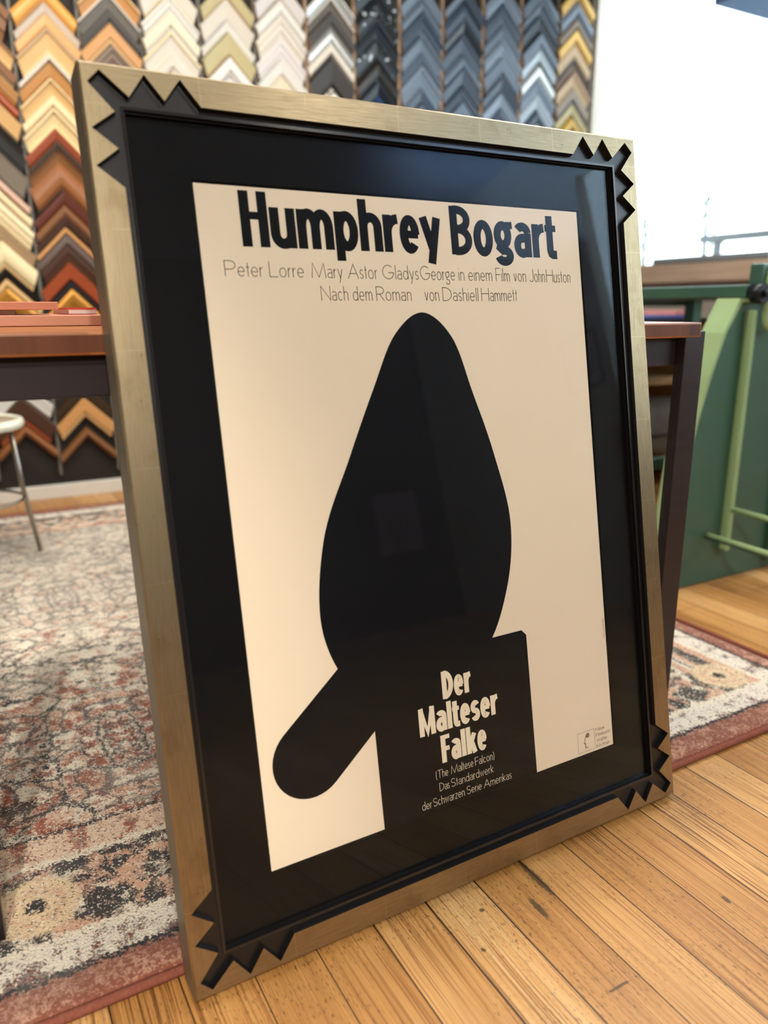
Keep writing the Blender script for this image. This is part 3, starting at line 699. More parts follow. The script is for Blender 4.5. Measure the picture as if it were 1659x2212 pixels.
# ------------------------------------------------------------------ green cast iron board shear
def board_shear():
    ox, oy = 2.15, 1.46
    t = tag(empty('board_shear', (ox, oy, 0)), 'old green cast iron board shear standing beside the window', 'paper cutter')
    # tapering end frames
    left = [(1.741, 0.002), (1.747, 0.12), (1.756, 0.26), (1.768, 0.38), (1.792, 0.50), (1.826, 0.62), (1.870, 0.74), (1.923, 0.832)]
    cxm = 2.25
    def outline(e):
        L = [(x + e, z) for x, z in left]; L[0] = (L[0][0], left[0][1]); L[-1] = (L[-1][0], left[-1][1] - e)
        return L
    def end_frame(y0, y1):
        L = outline(0.0); R = [(2 * cxm - x, z) for x, z in reversed(L)]
        Li = outline(0.011); Ri = [(2 * cxm - x, z) for x, z in reversed(Li)]
        bm = bm_new()
        prism_xz(bm, [(x - ox, z) for x, z in Li + Ri], y0 + .012 - oy, y0 + .026 - oy)
        web = finish('end_frame', bm, M['green'], t)
        bm = bm_new()   # flange running round the web
        O, I = L + R, Li + Ri; n = len(O)
        for a in range(n - 1):
            b = a + 1
            q = [(O[a], y0), (O[b], y0), (O[b], y1), (O[a], y1)]; r = [(I[a], y0), (I[b], y0), (I[b], y1), (I[a], y1)]
            vo = [bm.verts.new((p[0] - ox, y - oy, p[1])) for p, y in q]; vi = [bm.verts.new((p[0] - ox, y - oy, p[1])) for p, y in r]
            bm.faces.new(vo); bm.faces.new(vi[::-1])
            for u in range(4): bm.faces.new((vo[u], vi[u], vi[(u + 1) % 4], vo[(u + 1) % 4]))
        bmesh.ops.remove_doubles(bm, verts=bm.verts[:], dist=1e-5)
        fl = finish('flange', bm, M['green_light'], web); fl['label'] = 'light green flange with sunlight put into its colour'
        return web
    wf = end_frame(1.42, 1.495)
    def bar(name, b, m, par=None, bev=0.003, r=None):
        bm = bm_new(); box(bm, b[0] - ox, b[1] - ox, b[2] - oy, b[3] - oy, b[4], b[5]); return finish(name, bm, m, par or t, bev)
    bar('rib', (1.966, 1.984, 1.405, 1.432, 0.10, 0.80), M['green_light'], wf)
    bar('rib', (2.19, 2.21, 1.415, 1.432, 0.03, 0.80), M['green'], wf)
    bar('bed', (1.95, 2.72, 1.425, 2.32, 0.835, 0.868), M['green'], None, 0.004)
    for x in (2.78, 3.06): bar('rear_leg', (x, x + .05, 2.27, 2.32, 0.0, 0.836), M['green'])
    bar('bed_arm', (2.60, 3.12, 2.25, 2.32, 0.836, 0.862), M['green'])
    bar('rear_rail', (2.13, 2.80, 2.33, 2.37, 0.815, 0.862), M['green'])
    bar('rail_lip', (2.13, 2.80, 2.315, 2.37, 0.862, 0.868), M['green_light'])
    for x, z in ((1.975, 0.225), (1.905, 0.150)):
        bm = bm_new(); tube(bm, [(x - ox, 1.47 - oy, z + .004), (x - ox, 1.2 - oy, z), (x - ox, 0.98 - oy, z - .01)], 0.0085, 10); finish('treadle_arm', bm, M['green_light'], t)
    bm = bm_new(); tube(bm, [(1.86 - ox, .98 - oy, .14), (2.46 - ox, .98 - oy, .14)], 0.012, 10)
    for x in (1.905, 2.42): tube(bm, [(x - ox, .98 - oy, .14), (x - ox, 1.44 - oy, .15)], .008, 8)
    finish('treadle_bar', bm, M['green'], t)
    # pivot boss, arm post and clamp loop
    bm = bm_new(); tube(bm, [(1.978 - ox, 1.385 - oy, .845), (1.978 - ox, 1.43 - oy, .845)], .026, 24); tube(bm, [(1.978 - ox, 1.372 - oy, .845), (1.978 - ox, 1.386 - oy, .845)], .011, 12); pv = finish('pivot', bm, M['iron'], t)
    bar('arm_post', (1.975, 2.025, 1.40, 1.44, 0.862, 0.925), M['green'], None, 0.006)
    bm = bm_new(); pts = []
    for k in range(28):
        a = 2 * math.pi * k / 28; ca, sa = math.cos(a), math.sin(a)
        pts.append((2.045 - ox + .045 * math.copysign(abs(ca) ** .5, ca), 1.395 - oy, .835 + .085 * math.copysign(abs(sa) ** .5, sa)))
    tube(bm, pts, .009, 10, close=True); finish('clamp_loop', bm, M['green_light'], t)
    bm = bm_new(); prism_xz(bm, [(x - ox, z) for x, z in ((2.0, .88), (2.06, .86), (2.7, 1.05), (2.7, 1.09), (2.04, .935))], 1.375 - oy, 1.392 - oy); b = finish('blade', bm, M['iron'], t, 0.002)
    bar('cross_tie', (1.90, 2.60, 1.85, 1.88, 0.25, 0.29), M['green'])
board_shear()

# ------------------------------------------------------------------ storage bench behind the table, with papers and bundles
def storage_bench():
    ox, oy = 2.6, 2.66
    t = tag(empty('storage_shelf', (ox, oy, 0)), 'low tan shelf unit standing behind the dark table, below the window', 'shelf')
    def part(name, b, m, bev=.002):
        bm = bm_new(); box(bm, b[0] - ox, b[1] - ox, b[2] - oy, b[3] - oy, b[4], b[5]); return finish(name, bm, m, t, bev)
    part('top_board', (1.9, 3.22, 2.42, 2.95, .742, .762), M['dark_wood'])
    part('shelf_board', (1.92, 3.20, 2.42, 2.95, .472, .490), M['tan_board'])
    part('shelf_board', (1.92, 3.20, 2.42, 2.95, .090, .108), M['tan_board'])
    for x in (1.90, 3.20): part('side_panel', (x, x + .02, 2.42, 2.95, 0.0, .742), M['tan_board'])
    part('back_panel', (1.92, 3.20, 2.95, 2.965, 0.0, .742), M['tan_board'])
storage_bench()
def bundle(x, y, z, w, d, h, label, c, seed):
    rnd = random.Random(seed); bm = bm_new()
    bmesh.ops.create_uvsphere(bm, u_segments=28, v_segments=18, radius=1.0)
    ph = [rnd.uniform(0, 6) for _ in range(4)]
    for v in bm.verts:
        p = v.co.copy(); q = Vector([math.copysign(abs(c_) ** .55, c_) for c_ in p])
        f = 1 + .05 * math.sin(5 * p.x + ph[0]) + .05 * math.sin(6 * p.z + ph[1]) * math.sin(4 * p.y + ph[2])
        v.co = Vector((q.x * w / 2 * f, q.y * d / 2 * f, max(0.0, (q.z * f + 1.0) * h / 2)))
    for f in bm.faces: f.smooth = True
    t = tag(empty('cloth_bundle', (x, y, z)), label, 'bundle', 'grey bundles on the low shelf')
    finish('cloth', bm, flat('felt_grey_%d' % seed, c, 0.9, vary=.2, scale=18), t)
    bm = bm_new(); r = []
    for k in range(24):
        a = 2 * math.pi * k / 24; ca, sa = math.cos(a), math.sin(a)
        r.append((math.copysign(abs(ca) ** .55, ca) * w / 2 * 1.04, math.copysign(abs(sa) ** .55, sa) * d / 2 * 1.04, h * .42))
    tube(bm, r, .006, 8, close=True); finish('strap', bm, M['iron'], t)
bundle(2.42, 2.66, .1085, .42, .40, .300, 'grey cloth bundle on the lower shelf, half hidden by the frame', srgb(150, 142, 134), 1)
bundle(2.87, 2.66, .1085, .40, .40, .290, 'slightly lower grey cloth bundle on the lower shelf, beside the table leg', srgb(148, 142, 136), 2)
def paper(nm, x, y, w, d, h, z, rot, c, label, cat):
    bm = bm_new(); box(bm, -w / 2, w / 2, -d / 2, d / 2, 0, h)
    o = finish(nm, bm, flat(label[:28].replace(' ', '_').replace(',', ''), c, 0.5), None, min(0.003, h * .3)); o.location = (x, y, z); o.rotation_euler = (0, 0, rot)
    tag(o, label, cat, 'papers on top of the shelf unit')
paper('catalogue', 2.46, 2.60, .34, .26, .016, .7625, .1, srgb(40, 74, 150), 'wide blue catalogue lying under the papers on the shelf unit', 'catalogue')
paper('leaflet', 2.42, 2.58, .26, .20, .018, .7790, -.15, srgb(236, 232, 226), 'white leaflets lying on the blue catalogue', 'leaflet')
paper('catalogue', 2.86, 2.56, .36, .24, .012, .7625, -.05, srgb(60, 92, 170), 'pale blue catalogue beside the white leaflets', 'catalogue')
paper('print', 2.93, 2.55, .17, .17, .022, .7750, .3, srgb(232, 152, 140), 'pink print lying on the right hand blue catalogue', 'print')
bm = bm_new(); lathe(bm, [(0, 0), (.032, 0), (.034, .004), (.034, .034), (.026, .040), (.026, .052), (0, .054)], (0, 0, 0), 24)
o = finish('ink_jar', bm, M['iron']); o.location = (2.69, 2.66, .7625); tag(o, 'small dark jar standing between the two blue catalogues', 'jar')

# things on the window sill
t = tag(empty('tray', (3.32, 2.62, 1.0205)), 'long grey tray lying on the wooden window sill', 'tray')
bm.free()
bm = bm_new(); box(bm, -.06, .06, -.33, .33, 0, .006); finish('tray_bottom', bm, M['iron'], t)
bm = bm_new()
for b in ((-.06, -.054, -.33, .33), (.054, .06, -.33, .33), (-.054, .054, -.33, -.324), (-.054, .054, .324, .33)): box(bm, *b, .006, .032)
finish('tray_rim', bm, flat('grey_tray_plastic', srgb(132, 138, 142), .5), t)

# pictures on the walls behind the camera, mirrored faintly in the glass
def wall_picture(loc, rotz, w, h, paperc, label):
    t = tag(empty('wall_picture', loc, (0, 0, rotz)), label, 'picture')
    bm = bm_new(); e = .018
    box(bm, -w / 2, w / 2, -.02, -.001, -h / 2, -h / 2 + e); box(bm, -w / 2, w / 2, -.02, -.001, h / 2 - e, h / 2)
    box(bm, -w / 2, -w / 2 + e, -.02, -.001, -h / 2 + e, h / 2 - e); box(bm, w / 2 - e, w / 2, -.02, -.001, -h / 2 + e, h / 2 - e)
    finish('picture_frame', bm, M['black_lacquer'], t)
    bm = bm_new(); box(bm, -w / 2 + e, w / 2 - e, -.010, -.004, -h / 2 + e, h / 2 - e); sh = finish('sheet', bm, flat('sheet_' + str(int(paperc[0] * 1000)), paperc, .6), t)
    bm = bm_new()
    for k in range(3):
        x = (k - 1) * .05
        tube(bm, [(x * .3, -.0115, -h * .42), (x, -.0115, -h * .2), (x * 1.9, -.0115, 0.02 + .03 * (k % 2))], .003, 6)
        for q in range(4):
            z = -h * .3 + q * .06; sx = x * (1 + q * .2)
            tube(bm, [(sx, -.0115, z), (sx + .03 * (1 if q % 2 else -1), -.0115, z + .03)], [.002, .006], 6)
    finish('plant_print', bm, M['ink'], sh)
wall_picture((XR - .001, -1.60, 1.47), -math.pi / 2, .30, .34, srgb(206, 180, 206), 'lilac botanical print on the right wall, reflected in the glass')
wall_picture((2.9, YF + .001, 0.80), math.pi, .42, .50, srgb(178, 150, 160), 'mauve print on the wall behind the camera, reflected in the glass')

# ------------------------------------------------------------------ lettering: stroke built glyphs
def arc(cx, cy, rx, ry, a0, a1, n=14):
    return [(cx + rx * math.cos(math.radians(a0 + (a1 - a0) * k / n)), cy + ry * math.sin(math.radians(a0 + (a1 - a0) * k / n))) for k in range(n + 1)]
def glyph(ch, w, xh, cap, dsc, W, bold):
    """centre-line strokes of one letter of ink width w; a stroke is (points, closed, width factor)"""
    L, R, Mx, B, T, C = W / 2, w - W / 2, w / 2, W / 2 * (.8 if bold else 1), xh - W / 2 * (.8 if bold else 1), cap - W / 2 * (.8 if bold else 1)
    rx = (R - L) / 2; hb = .8 if bold else 1
    r = min(rx * 1.15, xh * .42)
    S_ = []
    def st(*p, closed=False, f=1.0): S_.append((list(p), closed, f))
    def pa(p, closed=False, f=1.0): S_.append((p, closed, f))
    def scurve(y0, y1):
        h = (y1 - y0); m = (y0 + y1) / 2; q = h / 4
        top = arc(Mx, y1 - q, rx, q, 25, 270 - 30, 12); bot = arc(Mx, y0 + q, rx, q, 60, -155, 12)
        pa(top + bot)
    def bowl(y0, y1, x0, x1, f=1.0):      # half bowl facing right
        ry = (y1 - y0) / 2; rr = min(x1 - x0, ry * 1.2)
        pa([(x0, y1), (x1 - rr, y1)] + arc(x1 - rr, (y0 + y1) / 2, rr, ry, 90, -90, 14)[1:] + [(x0, y0)], f=f)
    if ch in 'nhmr':
        if ch == 'h': st((L, 0), (L, cap))
        else: st((L, 0), (L, xh))
        if ch == 'r': pa([(L, xh * .52)] + arc(w, xh * .52, w - L, T - xh * .52, 180, 90, 8))
        elif ch == 'm':
            m = w / 2; q = (m - L)
            for x0, x1 in ((L, m), (m, R)):
                pa([(x0, T - r)] + arc((x0 + x1) / 2, T - r * .8, (x1 - x0) / 2, r * .8, 180, 0) + [(x1, 0)])
        else: pa([(L, T - r)] + arc(Mx, T - r, rx, r, 180, 0) + [(R, 0)])
    elif ch == 'u': st((R, 0), (R, xh)); pa([(L, xh)] + arc(Mx, B + r, rx, r, 180, 360) + [(R, B + r)])
    elif ch == 'o': pa(arc(Mx, xh / 2, rx, (T - B) / 2, 0, 360, 28)[:-1], True)
    elif ch == 'c': pa(arc(Mx, xh / 2, rx, (T - B) / 2, 42, 318, 22))
    elif ch == 'e':
        m = xh * .50
        st((L, m), (R + W * .3, m), f=.8 if bold else 1); pa([(R, m)] + arc(Mx, xh / 2, rx, (T - B) / 2, 5, 318, 24))
    elif ch in 'pb': 
        st((L, -dsc), (L, xh)) if ch == 'p' else st((L, 0), (L, cap))
        pa(arc(Mx, xh / 2, rx, (T - B) / 2, 0, 360, 28)[:-1], True)
    elif ch in 'dq':
        st((R, 0), (R, cap)); pa(arc(Mx, xh / 2, rx, (T - B) / 2, 0, 360, 28)[:-1], True)
    elif ch == 'a':
        st((R, 0), (R, T - rx * .9)); pa(arc(Mx, T - rx * .9, rx, rx * .9, 0, 150, 12))
        b = xh * .56; q = (b - B) / 2
        pa([(R, b)] + arc(L + rx * .95, B + q, rx * .95, q, 90, 270, 14) + [(R, B + (xh * .06))])
    elif ch == 'g':
        b0 = xh * .34; pa(arc(L + rx * .9, (T + b0) / 2, rx * .9, (T - b0) / 2, 0, 360, 26)[:-1], True)
        st((L + rx, T), (w, T + W * .08), f=hb)
        y1 = b0; y0 = -dsc + W / 2; q = (y1 - y0)
        pa([(L + rx * .55, b0 + .02 * xh), (L + rx * .35, b0 - q * .18), (L + rx * .8, b0 - q * .34)] + arc(Mx, y0 + q * .34, rx * .98, q * .34, 80, -170, 16))
    elif ch == 'y':
        if bold: st((L * .75, xh), (w * .55, W * .55)); st((w - L * .75, xh), (w * .46, -dsc))
        else: st((L, xh), (w * .52, 0)); st((R, xh), (w * .30, -dsc))
    elif ch == 'v': st((L, xh), (Mx, W * .4)); st((R, xh), (Mx, W * .4)); 
    elif ch == 'w': pa([(L, xh), (w * .28, W * .4), (Mx, xh * .96), (w * .72, W * .4), (R, xh)])
    elif ch == 'z': pa([(L, T), (R, T), (L, B), (R, B)])
    elif ch == 't':
        if bold: pa([(w * .42, xh * 1.27), (w * .42, B + W * .5), (w * .50, B + W * .12), (w * .62, B), (w, B)]); st((0, T), (w, T), f=.75)
        else: st((Mx, 0), (Mx, xh * 1.38)); st((0, T), (w, T))
    elif ch == 'l': st((Mx, 0), (Mx, cap))
    elif ch == 'i': st((Mx, 0), (Mx, xh)); st((Mx, xh * 1.32), (Mx, xh * 1.32 + W * 1.1))
    elif ch == 'k': st((L, 0), (L, cap)); st((L + W * .3, xh * .42), (w - W * .45, xh)); st((L + W * .6, xh * .62), (w - W * .5, 0))
    elif ch == 's': scurve(B, T)
    elif ch == 'H': st((L, 0), (L, cap)); st((R, 0), (R, cap)); st((L, cap * .56), (R, cap * .56), f=.72 if bold else 1)
    elif ch == 'B': st((L, 0), (L, cap)); bowl(cap * .53, C, L, R - w * .05, .92 if bold else 1); bowl(B, cap * .53, L, R, .92 if bold else 1)
    elif ch == 'D': st((L, 0), (L, cap)); bowl(B, C, L, R)
    elif ch == 'P': st((L, 0), (L, cap)); bowl(cap * .45, C, L, R)
    elif ch == 'R': st((L, 0), (L, cap)); bowl(cap * .47, C, L, R); st((L + rx * .8, cap * .47), (R, 0))
    elif ch == 'M':
        if bold: st((L, 0), (L * 1.05, cap)); st((R, 0), (R - .05 * L, cap)); pa([(L * .9, cap), (Mx, cap * .12), (w - L * .9, cap)], f=.86)
        else: pa([(L, 0), (L + w * .10, C), (Mx, W), (R - w * .10, C), (R, 0)])
    elif ch == 'F': st((L, 0), (L, cap)); st((0, C), (w, C), f=hb); st((L, cap * .50), (w * .92, cap * .50), f=hb)
    elif ch == 'L': pa([(L, cap), (L, B), (w, B)])
    elif ch == 'A': pa([(L, 0), (w * .55, C), (R, 0)]); st((w * .18, cap * .34), (w * .84, cap * .34))
    elif ch == 'G': pa(arc(Mx, cap / 2, rx, (C - B) / 2, 45, 352, 26)); st((Mx, cap * .46), (w, cap * .46))
    elif ch == 'J': pa([(R, cap)] + arc(Mx, B + rx, rx, rx, 0, -165, 12))
    elif ch == 'N': pa([(L, 0), (L, C), (R, B), (R, cap)])
    elif ch == 'T': st((Mx, 0), (Mx, cap)); st((0, C), (w, C))
    elif ch == 'S': scurve(B, C)
    elif ch == 'W': pa([(L, cap), (w * .28, W * .4), (Mx, cap * .92), (w * .72, W * .4), (R, cap)])
    elif ch == 'K': st((L, 0), (L, cap)); st((L, cap * .42), (R, cap)); st((L + rx * .4, cap * .56), (R, 0))
    elif ch == 'I': st((Mx, 0), (Mx, cap))
    elif ch == '(': pa(arc(w * 2.2, cap * .42, w * 2.0, cap * .78, 138, 222, 10))
    elif ch == ')': pa(arc(-w * 1.2, cap * .42, w * 2.0, cap * .78, 42, -42, 10))
    return S_
WIDTH_B = dict(H=.84, u=.80, m=1.18, p=.80, h=.80, r=.54, e=.74, y=.76, B=.86, o=.80, g=.80, a=.76, t=.50, D=.86, M=1.12, F=.68, l=.32, k=.80, s=.66, n=.8)
WIDTH_T = dict(P=.78, e=.78, t=.34, r=.36, L=.62, o=.82, M=1.28, a=.70, y=.72, A=1.0, s=.50, G=1.10, l=.10, d=.80, g=.76, i=.10, n=.66, m=1.08, F=.58, v=.66,
               J=.60, h=.66, H=.92, u=.66, N=.92, c=.70, D=.92, R=.74, T=.74, S=.64, w=.98, k=.62, z=.60, W=1.2, K=.72, I=.12, p=.8, f=.4)
WIDTH_T['('] = .22; WIDTH_T[')'] = .22
def ribbon(bm, pts, W, closed, y):
    p = []
    for a, b in pts:
        if not p or (Vector((a, b)) - p[-1]).length > W * .02: p.append(Vector((a, b)))
    n = len(p); Lf, Rt = [], []
    for i in range(n):
        if closed: d0, d1 = p[i] - p[i - 1], p[(i + 1) % n] - p[i]
        else:
            d0 = p[i] - p[i - 1] if i else p[1] - p[0]
            d1 = p[i + 1] - p[i] if i < n - 1 else p[-1] - p[-2]
        d0.normalize(); d1.normalize(); t = d0 + d1
        if t.length < 1e-6: t = d1.copy()
        t.normalize(); nn_ = Vector((-t.y, t.x)); c = max(.45, nn_.dot(Vector((-d1.y, d1.x))))
        o = nn_ * (W / 2 / c)
        Lf.append(p[i] + o); Rt.append(p[i] - o)
    for i in range(n if closed else n - 1):
        j = (i + 1) % n
        bm.faces.new([bm.verts.new((q.x, y, q.y)) for q in (Lf[i], Rt[i], Rt[j], Lf[j])])
def text_line(bm, txt, a0, a1, base, cap, xh, dsc, W, bold, y, track=None, space=None):
    """letters along plane coordinate a from a0 to a1 on a baseline (z up)"""
    tab = WIDTH_B if bold else WIDTH_T
    tr = track if track is not None else (.05 if bold else .20) * xh
    sp = space if space is not None else .34 * xh
    def total(k): return sum((sp * k if ch == ' ' else tab[ch] * (xh if (ch.islower() or bold) else cap) * k) for ch in txt) + tr * k * (len(txt) - 1)
    k = (a1 - a0) / total(1.0); x = a0
    for ch in txt:
        if ch == ' ': x += sp * k + tr * k; continue
        w = max(tab[ch] * (xh if (ch.islower() or bold) else cap) * k, W * 1.001)
        for q, (pts, cl, f) in enumerate(glyph(ch, w, xh, cap, dsc, W, bold)):   # strokes of one letter lie a hair above one another
            ribbon(bm, [(x + px, base + py) for px, py in pts], W * f, cl, y - q * .00003)
        x += w + tr * k
def flatten_up(bm):
    for f in bm.faces:
        f.normal_update()
        if f.normal.y > 0: f.normal_flip()

# ------------------------------------------------------------------ the framed poster
FX, FZ = 0.2955, 0.96
frame = tag(empty('framed_poster', (0.5712, 0.7636, 0.0060), (math.radians(-10.86), 0, math.radians(0.09))),
            'large film poster in a champagne gilt frame with zigzag corners, leaning against the table', 'framed poster')
HW, HH = 0.4115, 1.072
def lx(a): return a - FX
def lz(b): return FZ - b
def rect(i): return [(-HW + i, i), (HW - i, i), (HW - i, HH - i), (-HW + i, HH - i)]
def ring(bm, outer, inner, y, mi):
    """flat ring facing the viewer between two outlines"""
    po = [Vector((x, z, 0)) for x, z in outer]; pi_ = [Vector((x, z, 0)) for x, z in inner]
    allp = po + pi_; vs = [bm.verts.new((p.x, y, p.y)) for p in allp]
    for t in tessellate_polygon([po, pi_]):
        try: f = bm.faces.new([vs[i] for i in t]); f.material_index = mi
        except ValueError: pass
    return vs[:len(po)], vs[len(po):]
def skirt(bm, loop, loop2, mi):
    n = len(loop)
    for k in range(n):
        f = bm.faces.new((loop[k], loop[(k + 1) % n], loop2[(k + 1) % n], loop2[k])); f.material_index = mi
def loopv(bm, pts, y): return [bm.verts.new((x, y, z)) for x, z in pts]
# stepped zigzag cut: distances from the outer corner
G = 0.0345
quad = [(.130, G), (.1085, .0068), (.0888, G - .002), (.0690, .0068), (.0500, .0330), (.0216, .0078)]
def corner_pts():
    a = quad; return a + [(v, u) for u, v in reversed(a)]
def zig_outline():
    c = corner_pts(); out = []
    out += [(-HW + u, HH - v) for u, v in reversed(c)]                 # top left, from the left rail to the top rail
    out += [(HW - u, HH - v) for u, v in c]
    out += [(HW - u, v) for u, v in reversed(c)]
    out += [(-HW + u, v) for u, v in c]
    return out
def shrink(pts, d):
    n = len(pts); res = []
    A = sum(pts[i][0] * pts[(i + 1) % n][1] - pts[(i + 1) % n][0] * pts[i][1] for i in range(n))
    sg = 1 if A > 0 else -1
    for i in range(n):
        p0, p, p1 = Vector(pts[i - 1]), Vector(pts[i]), Vector(pts[(i + 1) % n])
        d0, d1 = (p - p0).normalized(), (p1 - p).normalized()
        n0, n1 = Vector((-d0.y, d0.x)) * sg, Vector((-d1.y, d1.x)) * sg
        m = (n0 + n1); m = m.normalized() if m.length > 1e-6 else n1
        res.append(tuple(p + m * (d / max(.35, m.dot(n1)))))
    return res
YG, YL, YBK = -0.020, -0.0115, 0.030
# gilded face plate
bm = bm_new(); zz = zig_outline()
ro, ri = rect(.0025), zz
vo, vi = ring(bm, ro, ri, YG, 0)
oe = loopv(bm, rect(0), YG + .0025); skirt(bm, vo, oe, 0)
ob = loopv(bm, rect(0), YL); skirt(bm, oe, ob, 1)
lo = loopv(bm, shrink(zz, .0016), YL); skirt(bm, vi, lo, 2)
gf = finish('gilded_face', bm, [M['gold'], M['gilt_shaded'], M['black_lacquer']], frame)
# dark under layer with the black shelf that shows in the cut-outs, and the frame's sides
bm = bm_new(); LI = .0425
vo, vi = ring(bm, rect(0), rect(LI), YL + .0001, 1)
ob = loopv(bm, rect(0), YBK); skirt(bm, vo, ob, 0)
v2 = loopv(bm, rect(LI), -.0085); skirt(bm, vi, v2, 1)
v3 = loopv(bm, rect(LI + .003), -.0085); skirt(bm, v2, v3, 1)
v4 = loopv(bm, rect(LI + .003), .004); skirt(bm, v3, v4, 1)
v5 = loopv(bm, rect(LI + .003), YBK); skirt(bm, v4, v5, 1); skirt(bm, v5, ob, 2)
md = finish('moulding', bm, [M['gilt_shaded'], M['black_lacquer'], M['rack_dark']], frame); md['label'] = 'dark stepped moulding under the gilt'
bm = bm_new(); q = [rect(.0405), rect(.0440)]
vo, vi = ring(bm, q[0], q[1], YL - .0018, 0); skirt(bm, vo, loopv(bm, q[0], YL + .0005), 0); skirt(bm, vi, loopv(bm, q[1], YL + .001), 0)
finish('inner_bead', bm, flat('polished_black_bead', srgb(30, 28, 27), .18, 0, .6), frame)
# backing, mat board with its opening, glass
bm = bm_new(); box(bm, -HW + LI + .003, HW - LI - .003, .004, .010, LI + .003, HH - LI - .003); finish('backing_board', bm, M['rack_dark'], frame)
PH = 0.8467
po = [(lx(-.002), lz(PH + .002)), (lx(.594 + .0035), lz(PH + .002)), (lx(.594 + .0035), lz(-.003)), (lx(-.002), lz(-.003))]
pi2 = [(x + (-.0012 if x < 0 else .0012) * -1, z + (.0012 if z < .5 else -.0012)) for x, z in po]
bm = bm_new(); vo, vi = ring(bm, rect(LI + .0031), po, -.0022, 0); skirt(bm, vi, loopv(bm, pi2, -.0006), 0)
finish('mat_board', bm, M['mat_black'], frame)
bm = bm_new(); box(bm, -HW + LI + .0032, HW - LI - .0032, -.0052, -.0034, LI + .0032, HH - LI - .0032); finish('glazing', bm, M['glass'], frame)
# poster sheet
bm = bm_new(); box(bm, lx(0), lx(.594), -.0004, .0012, lz(PH), lz(0)); sheet = finish('poster_sheet', bm, M['paper'], frame)
def ink(name, m, build, label=None):
    bm = bm_new(); build(bm); flatten_up(bm); o = finish(name, bm, m, sheet, recalc=False)
    if label: o['label'] = label
    return o
Y1, Y2 = -.00055, -.00085
def poly(bm, pts, y):
    vs = [bm.verts.new((lx(a), y, lz(b))) for a, b in pts]
    for t in tessellate_polygon([[Vector((a, b, 0)) for a, b in pts]]): bm.faces.new([vs[i] for i in t])
def smooth_closed(P, n=10):
    out = []; m = len(P)
    for i in range(m):
        p0, p1, p2, p3 = (Vector(P[(i + k - 1) % m]) for k in range(4))
        for k in range(n):
            t = k / n
            out.append(tuple(0.5 * ((2 * p1) + (p2 - p0) * t + (2 * p0 - 5 * p1 + 4 * p2 - p3) * t * t + (3 * p1 - p0 - 3 * p2 + p3) * t ** 3)))
    return out
def b_title(bm):
    text_line(bm, 'Humphrey', lx(.0530), lx(.3400), lz(.0707), .0662, .0485, .0135, .0126, True, Y1)
    text_line(bm, 'Bogart', lx(.3572), lx(.5490), lz(.0707), .0662, .0485, .0135, .0126, True, Y1)
ink('title_lettering', M['ink'], b_title, 'bold black lettering reading Humphrey Bogart')
def b_credits(bm):
    TH = .00085
    for txt, a0, a1 in (('Peter Lorre', .0265, .1290), ('Mary Astor', .1395, .2345), ('Gladys', .2425, .2985), ('George', .3015, .3585), ('in einem', .3650, .4230), ('Film', .4300, .4550), ('von', .4625, .4855), ('John', .4920, .5215), ('Huston', .5245, .5722)):
        text_line(bm, txt, lx(a0), lx(a1), lz(.1064), .0188, .0118, .0058, TH, False, Y1)
    for txt, a0, a1 in (('Nach dem', .1497, .2240), ('Roman', .2300, .2842), ('von', .3056, .3290), ('Dashiell', .3350, .3960), ('Hammett', .4015, .4659)):
        text_line(bm, txt, lx(a0), lx(a1), lz(.1346), .0186, .0118, .0058, TH, False, Y1)
ink('credit_lettering', M['ink'], b_credits, 'thin black lettering of the two credit lines')
def b_art(bm):   # a plain black abstract form: tall smooth oval, slanted rounded bar and an upright block
    poly(bm, smooth_closed([(.300, .150), (.345, .185), (.372, .262), (.400, .350), (.421, .455), (.404, .555), (.352, .640), (.250, .672), (.150, .650), (.104, .560), (.118, .440), (.168, .335), (.212, .250), (.252, .180)]), Y1)
    c0, c1, r = Vector((.215, .600)), Vector((.068, .718)), .052
    ang = math.degrees(math.atan2((c1 - c0).y, (c1 - c0).x))
    poly(bm, arc(c1.x, c1.y, r, r, ang - 90, ang + 90, 20) + arc(c0.x, c0.y, r, r, ang + 90, ang + 270, 20), Y1 - .00008)
    poly(bm, [(.1645, .640), (.345, .6212), (.4250, .6212), (.4333, .6300), (.4333, PH), (.1645, PH)], Y1 - .00016)
ink('artwork', M['ink'], b_art, 'plain black abstract shape printed on the poster')
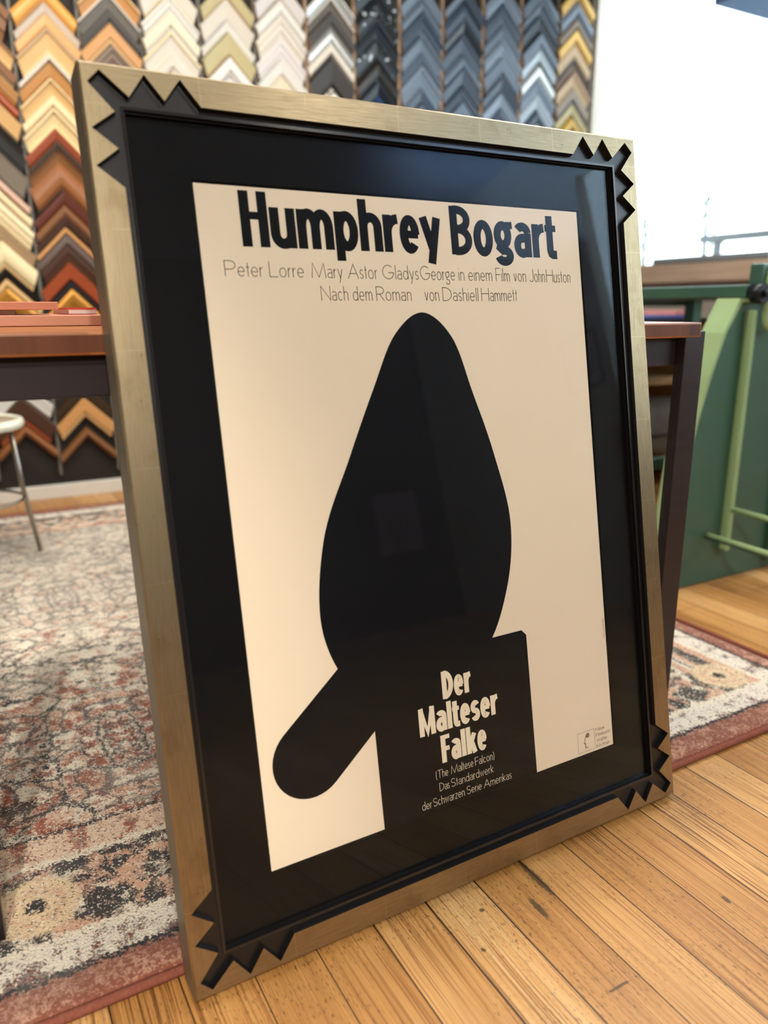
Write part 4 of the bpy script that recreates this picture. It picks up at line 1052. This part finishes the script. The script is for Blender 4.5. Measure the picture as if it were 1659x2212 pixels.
def b_lower(bm):
    B_, X_, D_, W_ = .0402, .0295, .008, .0079
    text_line(bm, 'Der', lx(.2764), lx(.3260), lz(.6913), B_, X_, D_, W_, True, Y2)
    text_line(bm, 'Malteser', lx(.2335), lx(.3700), lz(.7358), B_, X_, D_, W_, True, Y2)
    text_line(bm, 'Falke', lx(.2660), lx(.3445), lz(.7825), B_, X_, D_, W_, True, Y2)
    TH = .00062
    for txt, a0, a1, b in (('(The', .2530, .2740, .8025), ('Maltese', .2790, .3180, .8025), ('Falcon)', .3215, .3562, .8025), ('Das', .2575, .2740, .8216), ('Standardwerk', .2775, .3525, .8216),
                           ('der', .2262, .2420, .8408), ('Schwarzen', .2450, .2985, .8408), ('Serie', .3030, .3290, .8408), ('Amerikas', .3330, .3846, .8408)):
        text_line(bm, txt, lx(a0), lx(a1), lz(b), .0122, .0080, .004, TH, False, Y2)
ink('lower_lettering', M['paper_ink'], b_lower, 'cream lettering reading Der Malteser Falke on the black block')
def b_logo(bm):
    t = .0004
    c = [(lx(.5193), lz(.8420)), (lx(.5550), lz(.8420)), (lx(.5550), lz(.8100)), (lx(.5193), lz(.8100))]
    ribbon(bm, c, t, True, Y1)
    prof = [(.5368, .8172), (.5352, .8205), (.5337, .8245), (.5322, .8290), (.5348, .8285), (.5350, .8300), (.5338, .8312), (.5352, .8322), (.5342, .8334), (.5356, .8345), (.5346, .8358), (.5360, .8374), (.5390, .8362), (.5402, .8378)]
    ribbon(bm, [(lx(a), lz(b)) for a, b in prof], .0009, False, Y1)
    for r_ in (.0036, .0024, .0012): ribbon(bm, arc(lx(.5405), lz(.8172), r_, r_, 0, 360, 24)[:-1], .0007, True, Y1)
    for txt, a1, b in (('Neue', .5772, .8157), ('Filmkunst', .5886, .8248), ('Walter', .5820, .8339), ('Kirchner', .5860, .8430)):
        text_line(bm, txt, lx(.5580), lx(a1), lz(b), .0058, .0040, .0018, .0005, False, Y1)
ink('publisher_mark', M['ink'], b_logo, 'small boxed head outline with four lines of lettering')
def b_sig(bm):
    t = bm_new(); text_line(t, 'HILLMANN', 0, .0310, 0, .0030, .0022, .001, .0004, False, 0)
    for f in t.faces:
        bm.faces.new([bm.verts.new((lx(.5915) - v.co.z, Y1, lz(.6675) + v.co.x)) for v in f.verts])
    t.free()
ink('signature', M['ink'], b_sig)
